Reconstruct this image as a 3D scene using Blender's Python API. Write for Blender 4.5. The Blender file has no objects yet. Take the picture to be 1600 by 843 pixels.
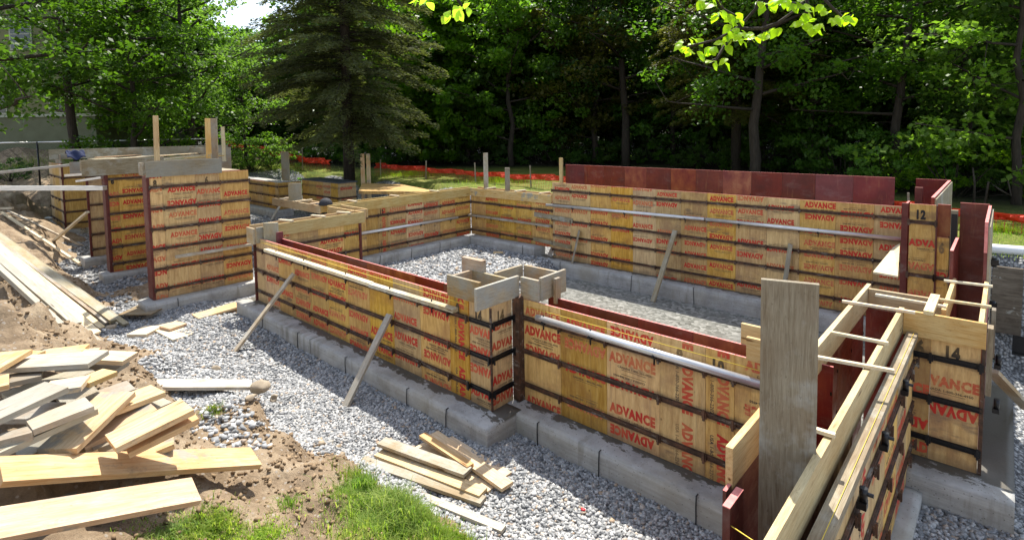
import bpy, bmesh, math, random
import numpy as np
from mathutils import Vector, Matrix
R = math.radians
scene = bpy.context.scene
col = scene.collection
random.seed(7); np.random.seed(7)

# ------------------------------------------------------------------ camera
F_PX, CX, CY = 846.8, 800.0, 255.2
CAM = Vector((0, 0, 3.22))
yaw, pit, rol = R(47.5355), R(3.6462), R(-0.9533)
fw = Vector((-math.cos(yaw)*math.cos(pit), math.sin(yaw)*math.cos(pit), -math.sin(pit)))
rt = fw.cross(Vector((0, 0, 1))).normalized(); upv = rt.cross(fw)
right = math.cos(rol)*rt + math.sin(rol)*upv
up = -math.sin(rol)*rt + math.cos(rol)*upv
cd = bpy.data.cameras.new('camera'); cam = bpy.data.objects.new('camera', cd); col.objects.link(cam)
cam.matrix_world = Matrix((( right.x, up.x, -fw.x, CAM.x), (right.y, up.y, -fw.y, CAM.y), (right.z, up.z, -fw.z, CAM.z), (0, 0, 0, 1)))
cd.sensor_fit = 'HORIZONTAL'; cd.sensor_width = 36; cd.lens = 36*F_PX/1600
cd.shift_y = -(421.5-CY)/1600; cd.clip_start = .05; cd.clip_end = 500
scene.camera = cam

# ------------------------------------------------------------------ light
SUN = Vector((-.31, .44, 1.0)).normalized()
w = bpy.data.worlds.new('World'); scene.world = w; w.use_nodes = True
nt = w.node_tree; bg = nt.nodes['Background']
sk = nt.nodes.new('ShaderNodeTexSky'); sk.sky_type = 'NISHITA'; sk.sun_disc = False
sk.sun_elevation = math.asin(SUN.z); sk.sun_rotation = math.atan2(SUN.x, SUN.y) % (2*math.pi)
hsn = nt.nodes.new('ShaderNodeHueSaturation'); hsn.inputs['Saturation'].default_value = .62
nt.links.new(sk.outputs[0], hsn.inputs['Color']); nt.links.new(hsn.outputs[0], bg.inputs[0]); bg.inputs[1].default_value = .135
sl = bpy.data.lights.new('sun', 'SUN'); sl.energy = 3.7; sl.angle = R(.53); sl.color = (1, .95, .87)
so = bpy.data.objects.new('sun', sl); col.objects.link(so)
so.rotation_euler = SUN.to_track_quat('Z', 'Y').to_euler()
vs = scene.view_settings
scene.display_settings.display_device = 'sRGB'
vs.view_transform = 'Standard'; vs.look = 'None'; vs.gamma = 1; vs.exposure = 1.28

# ------------------------------------------------------------------ helpers
def ray(px, py):
    return right*((px-CX)/F_PX) - up*((py-CY)/F_PX) + fw
def at(px, py, z):
    d = ray(px, py); return CAM + d*((z-CAM.z)/d.z)
def aty(px, py, y):
    d = ray(px, py); return CAM + d*(y/d.y)
def atx(px, py, x):
    d = ray(px, py); return CAM + d*(x/d.x)
def atd(px, py, dist):
    return CAM + ray(px, py)*dist

def link(name, me, mats=(), parent=None, loc=None, rot=None):
    o = bpy.data.objects.new(name, me); col.objects.link(o)
    for m in (mats if isinstance(mats, (list, tuple)) else [mats]): me.materials.append(m)
    M = rot.to_4x4() if rot is not None else Matrix.Identity(4)
    if loc is not None: M = Matrix.Translation(loc) @ M
    if parent is not None:
        o.parent = parent
        M = Matrix.Translation(-world_loc(parent)) @ M if parent.get('_e') else world_mat(parent).inverted() @ M
    o.matrix_basis = M
    return o
def world_loc(o): return o.matrix_basis.translation.copy()
def world_mat(o):
    return (world_mat(o.parent) @ o.matrix_basis) if o.parent else o.matrix_basis.copy()
def empty(name, loc, label, cat, group=None):
    o = bpy.data.objects.new(name, None); col.objects.link(o); o.location = loc; o.empty_display_size = .1
    o.matrix_basis = Matrix.Translation(loc)
    o['_e'] = 1
    return tag(o, label, cat, group)
def tag(o, label=None, cat=None, group=None, kind=None):
    if label: o['label'] = label
    if cat: o['category'] = cat
    if group: o['group'] = group
    if kind: o['kind'] = kind
    return o
def bm_box(bm, x0, x1, y0, y1, z0, z1, mi=0):
    v = [bm.verts.new(p) for p in ((x0,y0,z0),(x1,y0,z0),(x1,y1,z0),(x0,y1,z0),(x0,y0,z1),(x1,y0,z1),(x1,y1,z1),(x0,y1,z1))]
    fs = []
    for q in ((0,3,2,1),(4,5,6,7),(0,1,5,4),(1,2,6,5),(2,3,7,6),(3,0,4,7)):
        f = bm.faces.new([v[i] for i in q]); f.material_index = mi; fs.append(f)
    return v, fs
def bm_tube(bm, pts, r, n=8, mi=0):
    rings = []
    for i, p in enumerate(pts):
        p = Vector(p); a = Vector(pts[max(i-1, 0)]); b = Vector(pts[min(i+1, len(pts)-1)])
        t = (b-a).normalized(); s = t.orthogonal().normalized() if i == 0 else (s - t*s.dot(t)).normalized()
        u = t.cross(s); rr = r[i] if isinstance(r, (list, tuple)) else r
        rings.append([bm.verts.new(p + (s*math.cos(2*math.pi*k/n)+u*math.sin(2*math.pi*k/n))*rr) for k in range(n)])
    for a, b in zip(rings, rings[1:]):
        for k in range(n):
            f = bm.faces.new((a[k], a[(k+1) % n], b[(k+1) % n], b[k])); f.material_index = mi; f.smooth = True
    for rg, rev in ((rings[0], True), (rings[-1], False)):
        f = bm.faces.new(rg[::-1] if rev else rg); f.material_index = mi
def done(bm, name='mesh'):
    bmesh.ops.recalc_face_normals(bm, faces=bm.faces)
    me = bpy.data.meshes.new(name); bm.to_mesh(me); bm.free(); return me
def np_mesh(name, V, Fc, n, smooth=False):
    """V (k,3), Fc (m,n) -> mesh, fast"""
    me = bpy.data.meshes.new(name)
    me.vertices.add(len(V)); me.vertices.foreach_set('co', np.asarray(V, dtype=np.float32).ravel())
    Fc = np.asarray(Fc, dtype=np.int32)
    me.loops.add(Fc.size); me.loops.foreach_set('vertex_index', Fc.ravel())
    me.polygons.add(len(Fc)); me.polygons.foreach_set('loop_start', np.arange(0, Fc.size, n, dtype=np.int32))
    me.update(calc_edges=True)
    if smooth: me.polygons.foreach_set('use_smooth', np.ones(len(Fc), dtype=bool))
    return me

# ------------------------------------------------------------------ materials
class NT:
    def __init__(s, name):
        s.m = bpy.data.materials.new(name); s.m.use_nodes = True; s.t = s.m.node_tree
        s.b = s.t.nodes['Principled BSDF']; s.out = s.t.nodes['Material Output']
    def n(s, typ, **kw):
        nd = s.t.nodes.new('ShaderNode'+typ)
        for k, v in kw.items():
            if k.startswith('_'): setattr(nd, k[1:], v)
        return nd
    def l(s, a, b): s.t.links.new(a, b)
    def coord(s, scale=(1, 1, 1), rnd=True, kind='Object'):
        tc = s.n('TexCoord'); mp = s.n('Mapping'); mp.inputs['Scale'].default_value = scale
        s.l(tc.outputs[kind], mp.inputs['Vector'])
        if rnd:
            oi = s.n('ObjectInfo'); mu = s.n('Math', _operation='MULTIPLY'); mu.inputs[1].default_value = 53.7
            s.l(oi.outputs['Random'], mu.inputs[0]); s.l(mu.outputs[0], mp.inputs['Location'])
        return mp.outputs[0]
    def noise(s, vec, scale, detail=4, rough=.55, dist=0):
        nd = s.n('TexNoise'); nd.inputs['Scale'].default_value = scale; nd.inputs['Detail'].default_value = detail
        nd.inputs['Roughness'].default_value = rough; nd.inputs['Distortion'].default_value = dist
        if vec is not None: s.l(vec, nd.inputs['Vector'])
        return nd.outputs['Fac']
    def vor(s, vec, scale, feature='F1', out='Distance'):
        nd = s.n('TexVoronoi', _feature=feature); nd.inputs['Scale'].default_value = scale
        if vec is not None: s.l(vec, nd.inputs['Vector'])
        return nd.outputs[out]
    def ramp(s, fac, stops, interp='LINEAR'):
        nd = s.n('ValToRGB'); cr = nd.color_ramp; cr.interpolation = interp
        while len(cr.elements) < len(stops): cr.elements.new(.5)
        for e, (p, c) in zip(cr.elements, stops):
            e.position = p; e.color = (*c, 1) if len(c) == 3 else c
        s.l(fac, nd.inputs['Fac']); return nd.outputs['Color']
    def mix(s, fac, a, b, mode='MIX'):
        nd = s.n('Mix', _data_type='RGBA', _blend_type=mode)
        for v, i in ((fac, 0), (a, 6), (b, 7)):
            if hasattr(v, 'links'): s.l(v, nd.inputs[i])
            else: nd.inputs[i].default_value = v if i == 0 else (*v, 1)
        return nd.outputs[2]
    def math(s, op, a, b=0, clamp=False):
        nd = s.n('Math', _operation=op, _use_clamp=clamp)
        for v, i in ((a, 0), (b, 1)):
            if hasattr(v, 'links'): s.l(v, nd.inputs[i])
            else: nd.inputs[i].default_value = v
        return nd.outputs[0]
    def bump(s, h, strength=.5, dist=.01, prev=None):
        nd = s.n('Bump'); nd.inputs['Strength'].default_value = strength; nd.inputs['Distance'].default_value = dist
        s.l(h, nd.inputs['Height'])
        if prev is not None: s.l(prev, nd.inputs['Normal'])
        return nd.outputs['Normal']
    def hsv(s, c, amt_v=.3, amt_h=.01, amt_s=.2):
        oi = s.n('ObjectInfo'); h = s.n('HueSaturation')
        mr = s.n('MapRange'); mr.inputs[3].default_value = 1-amt_v; mr.inputs[4].default_value = 1+amt_v*.6
        s.l(oi.outputs['Random'], mr.inputs[0]); s.l(mr.outputs[0], h.inputs['Value'])
        r2 = s.math('FRACT', s.math('MULTIPLY', oi.outputs['Random'], 17.3))
        mr2 = s.n('MapRange'); mr2.inputs[3].default_value = .5-amt_h; mr2.inputs[4].default_value = .5+amt_h
        s.l(r2, mr2.inputs[0]); s.l(mr2.outputs[0], h.inputs['Hue'])
        r3 = s.math('FRACT', s.math('MULTIPLY', oi.outputs['Random'], 41.9))
        mr3 = s.n('MapRange'); mr3.inputs[3].default_value = 1-amt_s; mr3.inputs[4].default_value = 1+amt_s
        s.l(r3, mr3.inputs[0]); s.l(mr3.outputs[0], h.inputs['Saturation'])
        s.l(c, h.inputs['Color']); return h.outputs[0]
    def fin(s, c=None, rough=.7, normal=None, spec=.3, metal=0):
        if c is not None:
            if hasattr(c, 'links'): s.l(c, s.b.inputs['Base Color'])
            else: s.b.inputs['Base Color'].default_value = (*c, 1)
        if hasattr(rough, 'links'): s.l(rough, s.b.inputs['Roughness'])
        else: s.b.inputs['Roughness'].default_value = rough
        s.b.inputs['Specular IOR Level'].default_value = spec; s.b.inputs['Metallic'].default_value = metal
        if normal is not None: s.l(normal, s.b.inputs['Normal'])
        return s.m

def wood(name, c1, c2, c3, knots=True, grey=0, amt_v=.22, streak=1.0):
    s = NT(name); v = s.coord((1.2, 14, 14)); v2 = s.coord((1, 1, 1))
    g = s.noise(v, 3.2, 6, .62, .6)
    c = s.ramp(g, [(.28, c3), (.48, c1), (.72, c2)])
    big = s.noise(v2, 2.3, 3)
    c = s.mix(s.ramp(big, [(.42, (0, 0, 0)), (.68, (.55, .55, .55))]), c, (c3[0]*1.1, c3[1]*.95, c3[2]*.8))
    if grey:
        gn = s.noise(v2, 1.7, 5, .7); gcol = (.33, .32, .27) if name != 'concrete_dusted_lumber' else (.50, .48, .42)
        c = s.mix(s.ramp(gn, [(.5-grey*.25, (0, 0, 0)), (.62, (.9, .9, .9))]), c, gcol)
    if knots:
        kv = s.coord((.9, 5.5, 5.5)); k = s.vor(kv, 1.6)
        c = s.mix(s.ramp(k, [(.045, (1, 1, 1)), (.085, (.25, .25, .25)), (.15, (0, 0, 0))]), c, (c3[0]*.35, c3[1]*.25, c3[2]*.18))
    fine = s.noise(s.coord((3, 60, 60)), 4, 3)
    spk = s.noise(s.coord((5, 9, 9)), 6, 4, .75)
    c = s.mix(s.ramp(spk, [(.60, (0, 0, 0)), (.70, (.55, .55, .55))]), c, (c3[0]*.55, c3[1]*.5, c3[2]*.45))
    mud = s.noise(v2, 3.1, 6, .75)
    c = s.mix(s.ramp(mud, [(.60, (0, 0, 0)), (.68, (.45, .45, .45))]), c, (.24, .19, .13))
    c = s.mix(.35*streak, c, s.ramp(fine, [(.3, (.35, .3, .25)), (.6, (1, 1, 1))]), 'MULTIPLY')
    c = s.hsv(c, amt_v, .012, .18)
    return s.fin(c, .62, s.bump(s.math('ADD', fine, g), .35, .004), .25)

M = {}
M['lumber'] = wood('new_lumber', (.64, .46, .25), (.74, .58, .36), (.50, .31, .14), grey=-.25, amt_v=.14)
M['kick'] = wood('kicker_lumber', (.58, .43, .22), (.66, .52, .28), (.44, .29, .12), amt_v=.12)
M['greyw'] = wood('weathered_lumber', (.255, .22, .15), (.33, .295, .21), (.16, .125, .075), grey=-.1)
M['stained'] = wood('stained_lumber', (.34, .26, .15), (.42, .33, .20), (.20, .14, .075), grey=.6)
M['dirtyw'] = wood('concrete_dusted_lumber', (.38, .32, .22), (.47, .41, .30), (.30, .22, .12), grey=.3)
M['collar'] = wood('aged_brown_lumber', (.40, .31, .18), (.50, .40, .25), (.27, .19, .10), grey=.15)
M['silver'] = wood('silvered_lumber', (.46, .42, .33), (.57, .53, .43), (.32, .27, .19), grey=.5)
M['pale'] = wood('pale_stick', (.68, .58, .40), (.76, .68, .50), (.52, .40, .24), knots=False, amt_v=.1)

def ply():
    s = NT('form_plywood'); v = s.coord(); vg = s.coord((9, 1.1, 1))
    c = s.ramp(s.noise(vg, 3, 5, .6, .3), [(.3, (.45, .255, .075)), (.5, (.60, .375, .125)), (.75, (.72, .50, .19))])
    blo = s.noise(v, 1.6, 6, .68)
    c = s.mix(s.ramp(blo, [(.5, (0, 0, 0)), (.66, (.75, .75, .75))]), c, (.37, .20, .085))
    wet = s.noise(s.coord((1, 2.6, 1)), 1.1, 5, .7)
    c = s.mix(s.ramp(wet, [(.60, (0, 0, 0)), (.68, (.7, .7, .7))]), c, (.22, .14, .085))
    drip = s.noise(s.coord((22, .8, 1)), 1.2, 3, .6)
    c = s.mix(s.ramp(drip, [(.60, (0, 0, 0)), (.78, (.6, .6, .6))]), c, (.30, .17, .09))
    tc = s.n('TexCoord'); sp = s.n('SeparateXYZ'); s.l(tc.outputs['Object'], sp.inputs[0])
    low = s.math('SUBTRACT', s.math('MULTIPLY', s.noise(v, 5, 4, .6), .5), sp.outputs['Y'])
    c = s.mix(s.ramp(low, [(.1, (0, 0, 0)), (.26, (.55, .55, .55))]), c, (.22, .14, .07))
    band = s.math('MULTIPLY', s.math('ABSOLUTE', s.math('SUBTRACT', s.math('FRACT', s.math('ADD', s.math('MULTIPLY', s.math('SUBTRACT', sp.outputs['Y'], .2), 2.5), .5)), .5)), .4)
    bd = s.math('SUBTRACT', s.math('MULTIPLY', s.noise(s.coord((2.2, 5, 1)), 3, 5, .75), .13), band)
    c = s.mix(s.ramp(bd, [(.0, (0, 0, 0)), (.035, (.5, .5, .5))]), c, (.17, .11, .065))
    kn = s.vor(s.coord((3, 2, 1)), 1.9)
    c = s.mix(s.ramp(kn, [(.03, (.8, .8, .8)), (.06, (0, 0, 0))]), c, (.17, .085, .03))
    fine = s.noise(s.coord((90, 6, 1)), 3, 3)
    c = s.mix(.3, c, s.ramp(fine, [(.3, (.45, .4, .35)), (.6, (1, 1, 1))]), 'MULTIPLY')
    c = s.hsv(c, .22, .004, .18)
    return s.fin(c, .6, s.bump(s.math('ADD', fine, blo), .25, .003), .25)
M['ply'] = ply()
def ink(name, c, wc=(.58, .36, .13), lo=.56):
    s = NT(name); v = s.coord()
    f = s.ramp(s.noise(v, 22, 4, .75), [(lo-.04, (0, 0, 0)), (lo+.1, (1, 1, 1))])
    b = s.ramp(s.noise(v, 2.2, 3, .6), [(.45, (0, 0, 0)), (.7, (.8, .8, .8))])
    fac = s.math('MAXIMUM', s.math('MULTIPLY', f, .6), s.math('MULTIPLY', b, .5))
    return s.fin(s.mix(fac, c, wc), .65)
M['red_ink'] = ink('red_ink', (.50, .03, .02), lo=.62); M['faded_ink'] = ink('faded_red_ink', (.50, .085, .04), lo=.50); M['black_ink'] = ink('black_ink', (.05, .04, .035), lo=.66)
M['stencil'] = ink('stencil_ink', (.02, .017, .015), lo=.9)
def redply():
    s = NT('red_form_face'); v = s.coord()
    c = s.ramp(s.noise(v, 2.2, 5, .65), [(.3, (.085, .012, .008)), (.55, (.15, .020, .013)), (.8, (.21, .05, .025))])
    c = s.mix(s.ramp(s.noise(s.coord((14, 1, 1)), 2, 4), [(.6, (0, 0, 0)), (.75, (.35, .35, .35))]), c, (.34, .17, .07))
    film = s.noise(s.coord((1, 2.2, 1)), 2.6, 7, .75)
    c = s.mix(s.ramp(film, [(.53, (0, 0, 0)), (.72, (.38, .38, .38))]), c, (.26, .20, .17))
    c = s.mix(s.ramp(s.noise(s.coord((40, 2, 2)), 2, 4, .7), [(.64, (0, 0, 0)), (.70, (.4, .4, .4))]), c, (.30, .15, .10))
    c = s.hsv(c, .25, .012, .15)
    return s.fin(c, s.ramp(film, [(.4, (.3,)*3), (.65, (.7,)*3)]), s.bump(s.noise(v, 30, 3), .1, .002), .4)
M['redply'] = redply()
def redply2():
    s = NT('worn_red_form_face'); v = s.coord()
    c = s.ramp(s.noise(s.coord((2, 1, 1)), 2.4, 5, .65), [(.35, (.15, .028, .016)), (.55, (.25, .075, .03)), (.75, (.36, .16, .06))])
    return s.fin(s.hsv(c, .2, .01, .1), .5, s.bump(s.noise(v, 30, 3), .1, .002), .35)
M['wornred'] = redply2()
s = NT('pink_edge_paint'); M['pink'] = s.fin(s.ramp(s.noise(s.coord(), 12, 4), [(.3, (.50, .13, .12)), (.7, (.68, .27, .24))]), .6)
def steel():
    s = NT('rusty_steel'); v = s.coord()
    c = s.ramp(s.noise(v, 9, 5, .7), [(.3, (.03, .018, .012)), (.5, (.075, .04, .024)), (.66, (.14, .065, .035)), (.8, (.2, .17, .13))])
    sp = s.ramp(s.noise(s.coord((1.4, 6, 6)), 2.6, 5, .8), [(.56, (0, 0, 0)), (.64, (.8, .8, .8))])
    c = s.mix(sp, c, (.25, .235, .2))
    return s.fin(c, .7, s.bump(s.noise(v, 60, 3), .5, .003), .35)
M['steel'] = steel()
s = NT('dark_red_frame'); M['frame'] = s.fin(s.ramp(s.noise(s.coord(), 6, 5, .7), [(.35, (.09, .016, .012)), (.6, (.13, .035, .025)), (.75, (.16, .11, .09))]), .6)
s = NT('black_metal'); M['blackmetal'] = s.fin((.022, .022, .024), .38, None, .5, .6)
s = NT('bare_pipe'); M['pipe'] = s.fin(s.ramp(s.noise(s.coord((1, 8, 8)), 5, 4), [(.3, (.50, .50, .50)), (.7, (.74, .74, .73))]), .33, None, .5, .6)

def concrete(name, wetside):
    s = NT(name); v = s.coord((1, 1, 1))
    c = s.ramp(s.noise(v, 3, 7, .68), [(.3, (.28, .275, .26)), (.5, (.41, .405, .38)), (.72, (.53, .525, .50))])
    sp = s.noise(v, 34, 4, .7)
    c = s.mix(s.ramp(sp, [(.62, (0, 0, 0)), (.7, (.5, .5, .5))]), c, (.16, .16, .15))
    strk = s.noise(s.coord((.5, .5, 16)), 2.4, 5, .7)
    c = s.mix(s.ramp(strk, [(.4, (0, 0, 0)), (.7, (.45, .45, .45))]), c, (.20, .19, .165))
    pit = s.vor(v, 26)
    c = s.mix(s.ramp(pit, [(.10, (.85, .85, .85)), (.16, (0, 0, 0))]), c, (.09, .085, .075))
    stn = s.noise(s.coord((3.5, 1, .5)), 1.3, 5, .7)
    c = s.mix(s.ramp(stn, [(.55, (0, 0, 0)), (.68, (.55, .55, .55))]), c, (.17, .155, .12))
    tan = s.noise(v, 1.1, 4)
    c = s.mix(s.ramp(tan, [(.45, (0, 0, 0)), (.7, (.5, .5, .5))]), c, (.36, .32, .23))
    if wetside:
        tc = s.n('TexCoord'); spx = s.n('SeparateXYZ'); s.l(tc.outputs['Object'], spx.inputs[0])
        nz = s.noise(s.coord((1.0, 1.6, 1)), 4.2, 7, .72)
        d = s.math('ADD', spx.outputs['Y'], s.math('MULTIPLY', s.math('SUBTRACT', nz, .5), .8))
        wet = s.ramp(d, [(.215, (0, 0, 0)), (.228, (1, 1, 1))])
        top = s.ramp(spx.outputs['Z'], [(.0, (0, 0, 0)), (.01, (1, 1, 1))])
        # Z is measured down from the top (0)
        wet = s.math('MULTIPLY', wet, s.ramp(s.math('ADD', spx.outputs['Z'], .06), [(.02, (0, 0, 0)), (.05, (1, 1, 1))]))
        dr = s.noise(s.coord((9, .01, .35)), 1.3, 2, .4)
        drip = s.math('MULTIPLY', s.ramp(dr, [(.74, (0, 0, 0)), (.77, (1, 1, 1))]), s.ramp(s.math('ADD', spx.outputs['Z'], .27), [(.02, (0, 0, 0)), (.08, (1, 1, 1))]))
        wet = s.math('MAXIMUM', wet, drip)
        c = s.mix(s.math('MULTIPLY', wet, .86), c, (.062, .053, .036))
        rg = s.ramp(wet, [(0, (.85,)*3), (1, (.5,)*3)])
    else: rg = .85
    return s.fin(c, rg, s.bump(s.math('ADD', sp, s.noise(v, 8, 5)), .5, .006), .3)
M['conc'] = concrete('wet_edged_concrete', True); M['conc2'] = concrete('dry_concrete', False)

def leafm(name, c1, c2, tr=.35, gloss=.45):
    s = NT(name); g = s.n('NewGeometry')
    v = s.coord(rnd=False, kind='Object')
    c = s.mix(g.outputs['Random Per Island'], c1, c2)
    c = s.mix(s.ramp(s.noise(v, .35, 3), [(.4, (0, 0, 0)), (.65, (.6, .6, .6))]), c, (c1[0]*.8, c1[1]*.72, c1[2]*.7))
    c = s.hsv(c, .3, .012, .15)
    s.fin(c, gloss, None, .22)
    t = s.n('BsdfTranslucent'); cc = s.mix(1.0, c, (1.0, 1.1, .45), 'MULTIPLY')
    hs = s.n('HueSaturation'); hs.inputs['Value'].default_value = 2.4; s.l(cc, hs.inputs['Color']); s.l(hs.outputs[0], t.inputs['Color'])
    mx = s.n('MixShader'); mx.inputs[0].default_value = tr
    s.l(s.b.outputs[0], mx.inputs[1]); s.l(t.outputs[0], mx.inputs[2]); s.l(mx.outputs[0], s.out.inputs[0])
    return s.m
M['leaf_a'] = leafm('maple_leaves', (.05, .115, .018), (.10, .18, .028), .46)
M['leaf_b'] = leafm('oak_leaves', (.038, .088, .016), (.07, .13, .024), .42)
M['leaf_y'] = leafm('light_leaves', (.08, .16, .022), (.14, .23, .035), .5)
M['leaf_br'] = leafm('bronze_leaves', (.075, .085, .022), (.12, .12, .04), .42)
M['needle'] = leafm('conifer_needles', (.062, .082, .026), (.105, .12, .040), .3, .85)
M['leaf_near'] = leafm('sunlit_spring_leaf', (.26, .42, .02), (.36, .50, .03), .6, .4)
M['grass'] = leafm('grass_blades', (.11, .22, .025), (.34, .38, .09), .4, .6)
s = NT('bark'); M['bark'] = s.fin(s.ramp(s.noise(s.coord((6, 6, 1)), 3, 6, .7), [(.3, (.02, .015, .011)), (.7, (.06, .048, .036))]), .9, s.bump(s.noise(s.coord((10, 10, 1.5)), 3, 5), .8, .03))
s = NT('netting_plastic'); M['net'] = s.fin((.58, .04, .012), .6)
s = NT('white_plastic'); M['white'] = s.fin((.72, .74, .75), .45)
s = NT('string'); M['string'] = s.fin((.75, .55, .08), .6)
s = NT('shade_darkened_vinyl_siding')
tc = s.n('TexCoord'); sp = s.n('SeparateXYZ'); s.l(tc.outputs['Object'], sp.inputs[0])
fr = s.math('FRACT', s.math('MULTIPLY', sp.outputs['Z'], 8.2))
M['siding'] = s.fin(s.ramp(s.noise(s.coord(), 2, 3), [(.3, (.12, .13, .06)), (.7, (.155, .165, .08))]), .6, s.bump(fr, 1, .02))  # olive siding darkened: shade of the overhanging trees is put into its colour
s = NT('painted_trim'); M['trim'] = s.fin((.30, .32, .24), .6)
s = NT('shade_darkened_foundation'); M['found'] = s.fin(s.ramp(s.noise(s.coord(), 1.5, 5), [(.3, (.10, .105, .06)), (.7, (.13, .14, .085))]), .8)  # foundation colour also darkened to carry the tree shade
s = NT('window_glass'); M['glass'] = s.fin((.02, .025, .03), .08, None, .6)
def gravelm(name, sc, cols, wet=0):
    s = NT(name); g = s.n('NewGeometry')
    c = s.ramp(g.outputs['Random Per Island'], cols)
    c = s.mix(.4, c, s.ramp(s.noise(s.coord(rnd=False), 60, 3), [(.3, (.45, .45, .45)), (.7, (1, 1, 1))]), 'MULTIPLY')
    return s.fin(c, .8)
M['stone'] = gravelm('crushed_stone', 1, [(0, (.17, .175, .175)), (.35, (.30, .305, .305)), (.7, (.43, .43, .42)), (.9, (.54, .54, .52)), (1, (.42, .31, .21))])
M['cobble'] = gravelm('field_stone', 1, [(0, (.30, .23, .15)), (.6, (.36, .29, .2)), (1, (.32, .31, .28))])

# text library -------------------------------------------------------
TXT = {}
def text_geo(key, body, bold=.0, sx=1.0):
    cu = bpy.data.curves.new('t', 'FONT'); cu.body = body; cu.size = 1; cu.offset = bold; cu.resolution_u = 2
    cu.space_character = 1.02 + bold*2
    o = bpy.data.objects.new('t', cu); col.objects.link(o)
    dg = bpy.context.evaluated_depsgraph_get(); dg.update()
    me = bpy.data.meshes.new_from_object(o.evaluated_get(dg))
    V = np.array([v.co[:] for v in me.vertices]); Fc = [tuple(p.vertices) for p in me.polygons]
    bpy.data.objects.remove(o); bpy.data.curves.remove(cu); bpy.data.meshes.remove(me)
    mn, mx = V.min(0), V.max(0); V = (V-mn); V[:, 0] *= sx
    TXT[key] = (V, Fc, (mx[0]-mn[0])*sx, mx[1]-mn[1])
text_geo('ADV', 'ADVANCE', .066, .80)
text_geo('CAN', 'CANADA 1-800-366-4950', .025)
text_geo('USA', 'USA 1-800-366-2202', .025)
for k in ('8', '10', '12', '6', '14', '16'): text_geo(k, k, .055, .8)
def stamp(bm, key, x, y, wid, ang, mi, W, H, z=.0015, squash=1.0):
    """lettering with its centre at (x,y), total width wid, clipped to the panel W x H"""
    V, Fc, tw, th = TXT[key]; k = wid/tw
    P = (V - np.array([tw/2, th/2, 0]))*k; P[:, 1] *= squash
    c, s_ = math.cos(ang), math.sin(ang)
    X = P[:, 0]*c - P[:, 1]*s_ + x; Y = P[:, 0]*s_ + P[:, 1]*c + y
    if X.max() < 0 or X.min() > W or Y.max() < 0 or Y.min() > H: return
    t = bmesh.new(); vv = [t.verts.new((a, b, z)) for a, b in zip(X, Y)]
    for f in Fc:
        try: t.faces.new([vv[i] for i in f])
        except ValueError: pass
    for co, no in (((.004, 0, 0), (-1, 0, 0)), ((W-.004, 0, 0), (1, 0, 0)), ((0, .004, 0), (0, -1, 0)), ((0, H-.004, 0), (0, 1, 0))):
        bmesh.ops.bisect_plane(t, geom=t.verts[:]+t.edges[:]+t.faces[:], plane_co=co, plane_no=no, clear_outer=True)
    mp = {}
    for v in t.verts: mp[v] = bm.verts.new(v.co)
    for f in t.faces:
        try: nf = bm.faces.new([mp[v] for v in f.verts]); nf.material_index = mi
        except ValueError: pass
    t.free()
# ------------------------------------------------------------------ boards
UX, UY, UZ = Vector((1, 0, 0)), Vector((0, 1, 0)), Vector((0, 0, 1))
def basis(x, z):
    x = x.normalized(); y = z.cross(x).normalized(); z = x.cross(y)
    return Matrix((x, y, z)).transposed()
def board_mesh(L, wd, t, bev=.003, warp=0, cham=0):
    bm = bmesh.new(); n = max(1, int(L/.35)); rows = []
    for i in range(n+1):
        x = -L/2 + L*i/n; dz = warp*(4*(i/n-.5)**2-.5)*.5
        e0 = cham*(1 if i == n else 0)
        rows.append([bm.verts.new((x-(e0 if j in (1, 2) else 0), yy, zz+dz)) for j, (yy, zz) in enumerate(((-wd/2, -t/2), (wd/2, -t/2), (wd/2, t/2), (-wd/2, t/2)))])
    for a, b in zip(rows, rows[1:]):
        for k in range(4): bm.faces.new((a[k], b[k], b[(k+1) % 4], a[(k+1) % 4]))
    bm.faces.new(rows[0]); bm.faces.new(rows[-1][::-1])
    if bev: bmesh.ops.bevel(bm, geom=[e for e in bm.edges if e.is_manifold and e.calc_face_angle(0) > .8], offset=bev, segments=1, affect='EDGES')
    return done(bm)
def board(name, a, b, wd, t, mat, parent=None, nrm=UZ, label=None, cat=None, group=None, bev=.003, warp=0, cham=0):
    """a, b: end midpoints of the board's centre line; nrm: direction of its thickness"""
    a, b = Vector(a), Vector(b); d = b-a
    o = link(name, board_mesh(d.length, wd, t, bev, warp, cham), mat, parent, (a+b)/2, basis(d, Vector(nrm)))
    return tag(o, label, cat, group)
def flat(label, p, q, wd, mat='lumber', t=.038, roll=0, cat='board', group=None, name='loose_board', warp=0, cham=0):
    """loose board: p, q = (px, py, z of its top face) at the two end midpoints"""
    a, b = at(*p), at(*q); d = (b-a).normalized()
    n = UZ - d*d.z; n.normalize()
    if roll: n = Matrix.Rotation(R(roll), 3, d) @ n
    a -= n*t/2; b -= n*t/2
    return board(name, a, b, wd, t, M[mat], None, n, label, cat, group, warp=warp, cham=cham)

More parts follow.
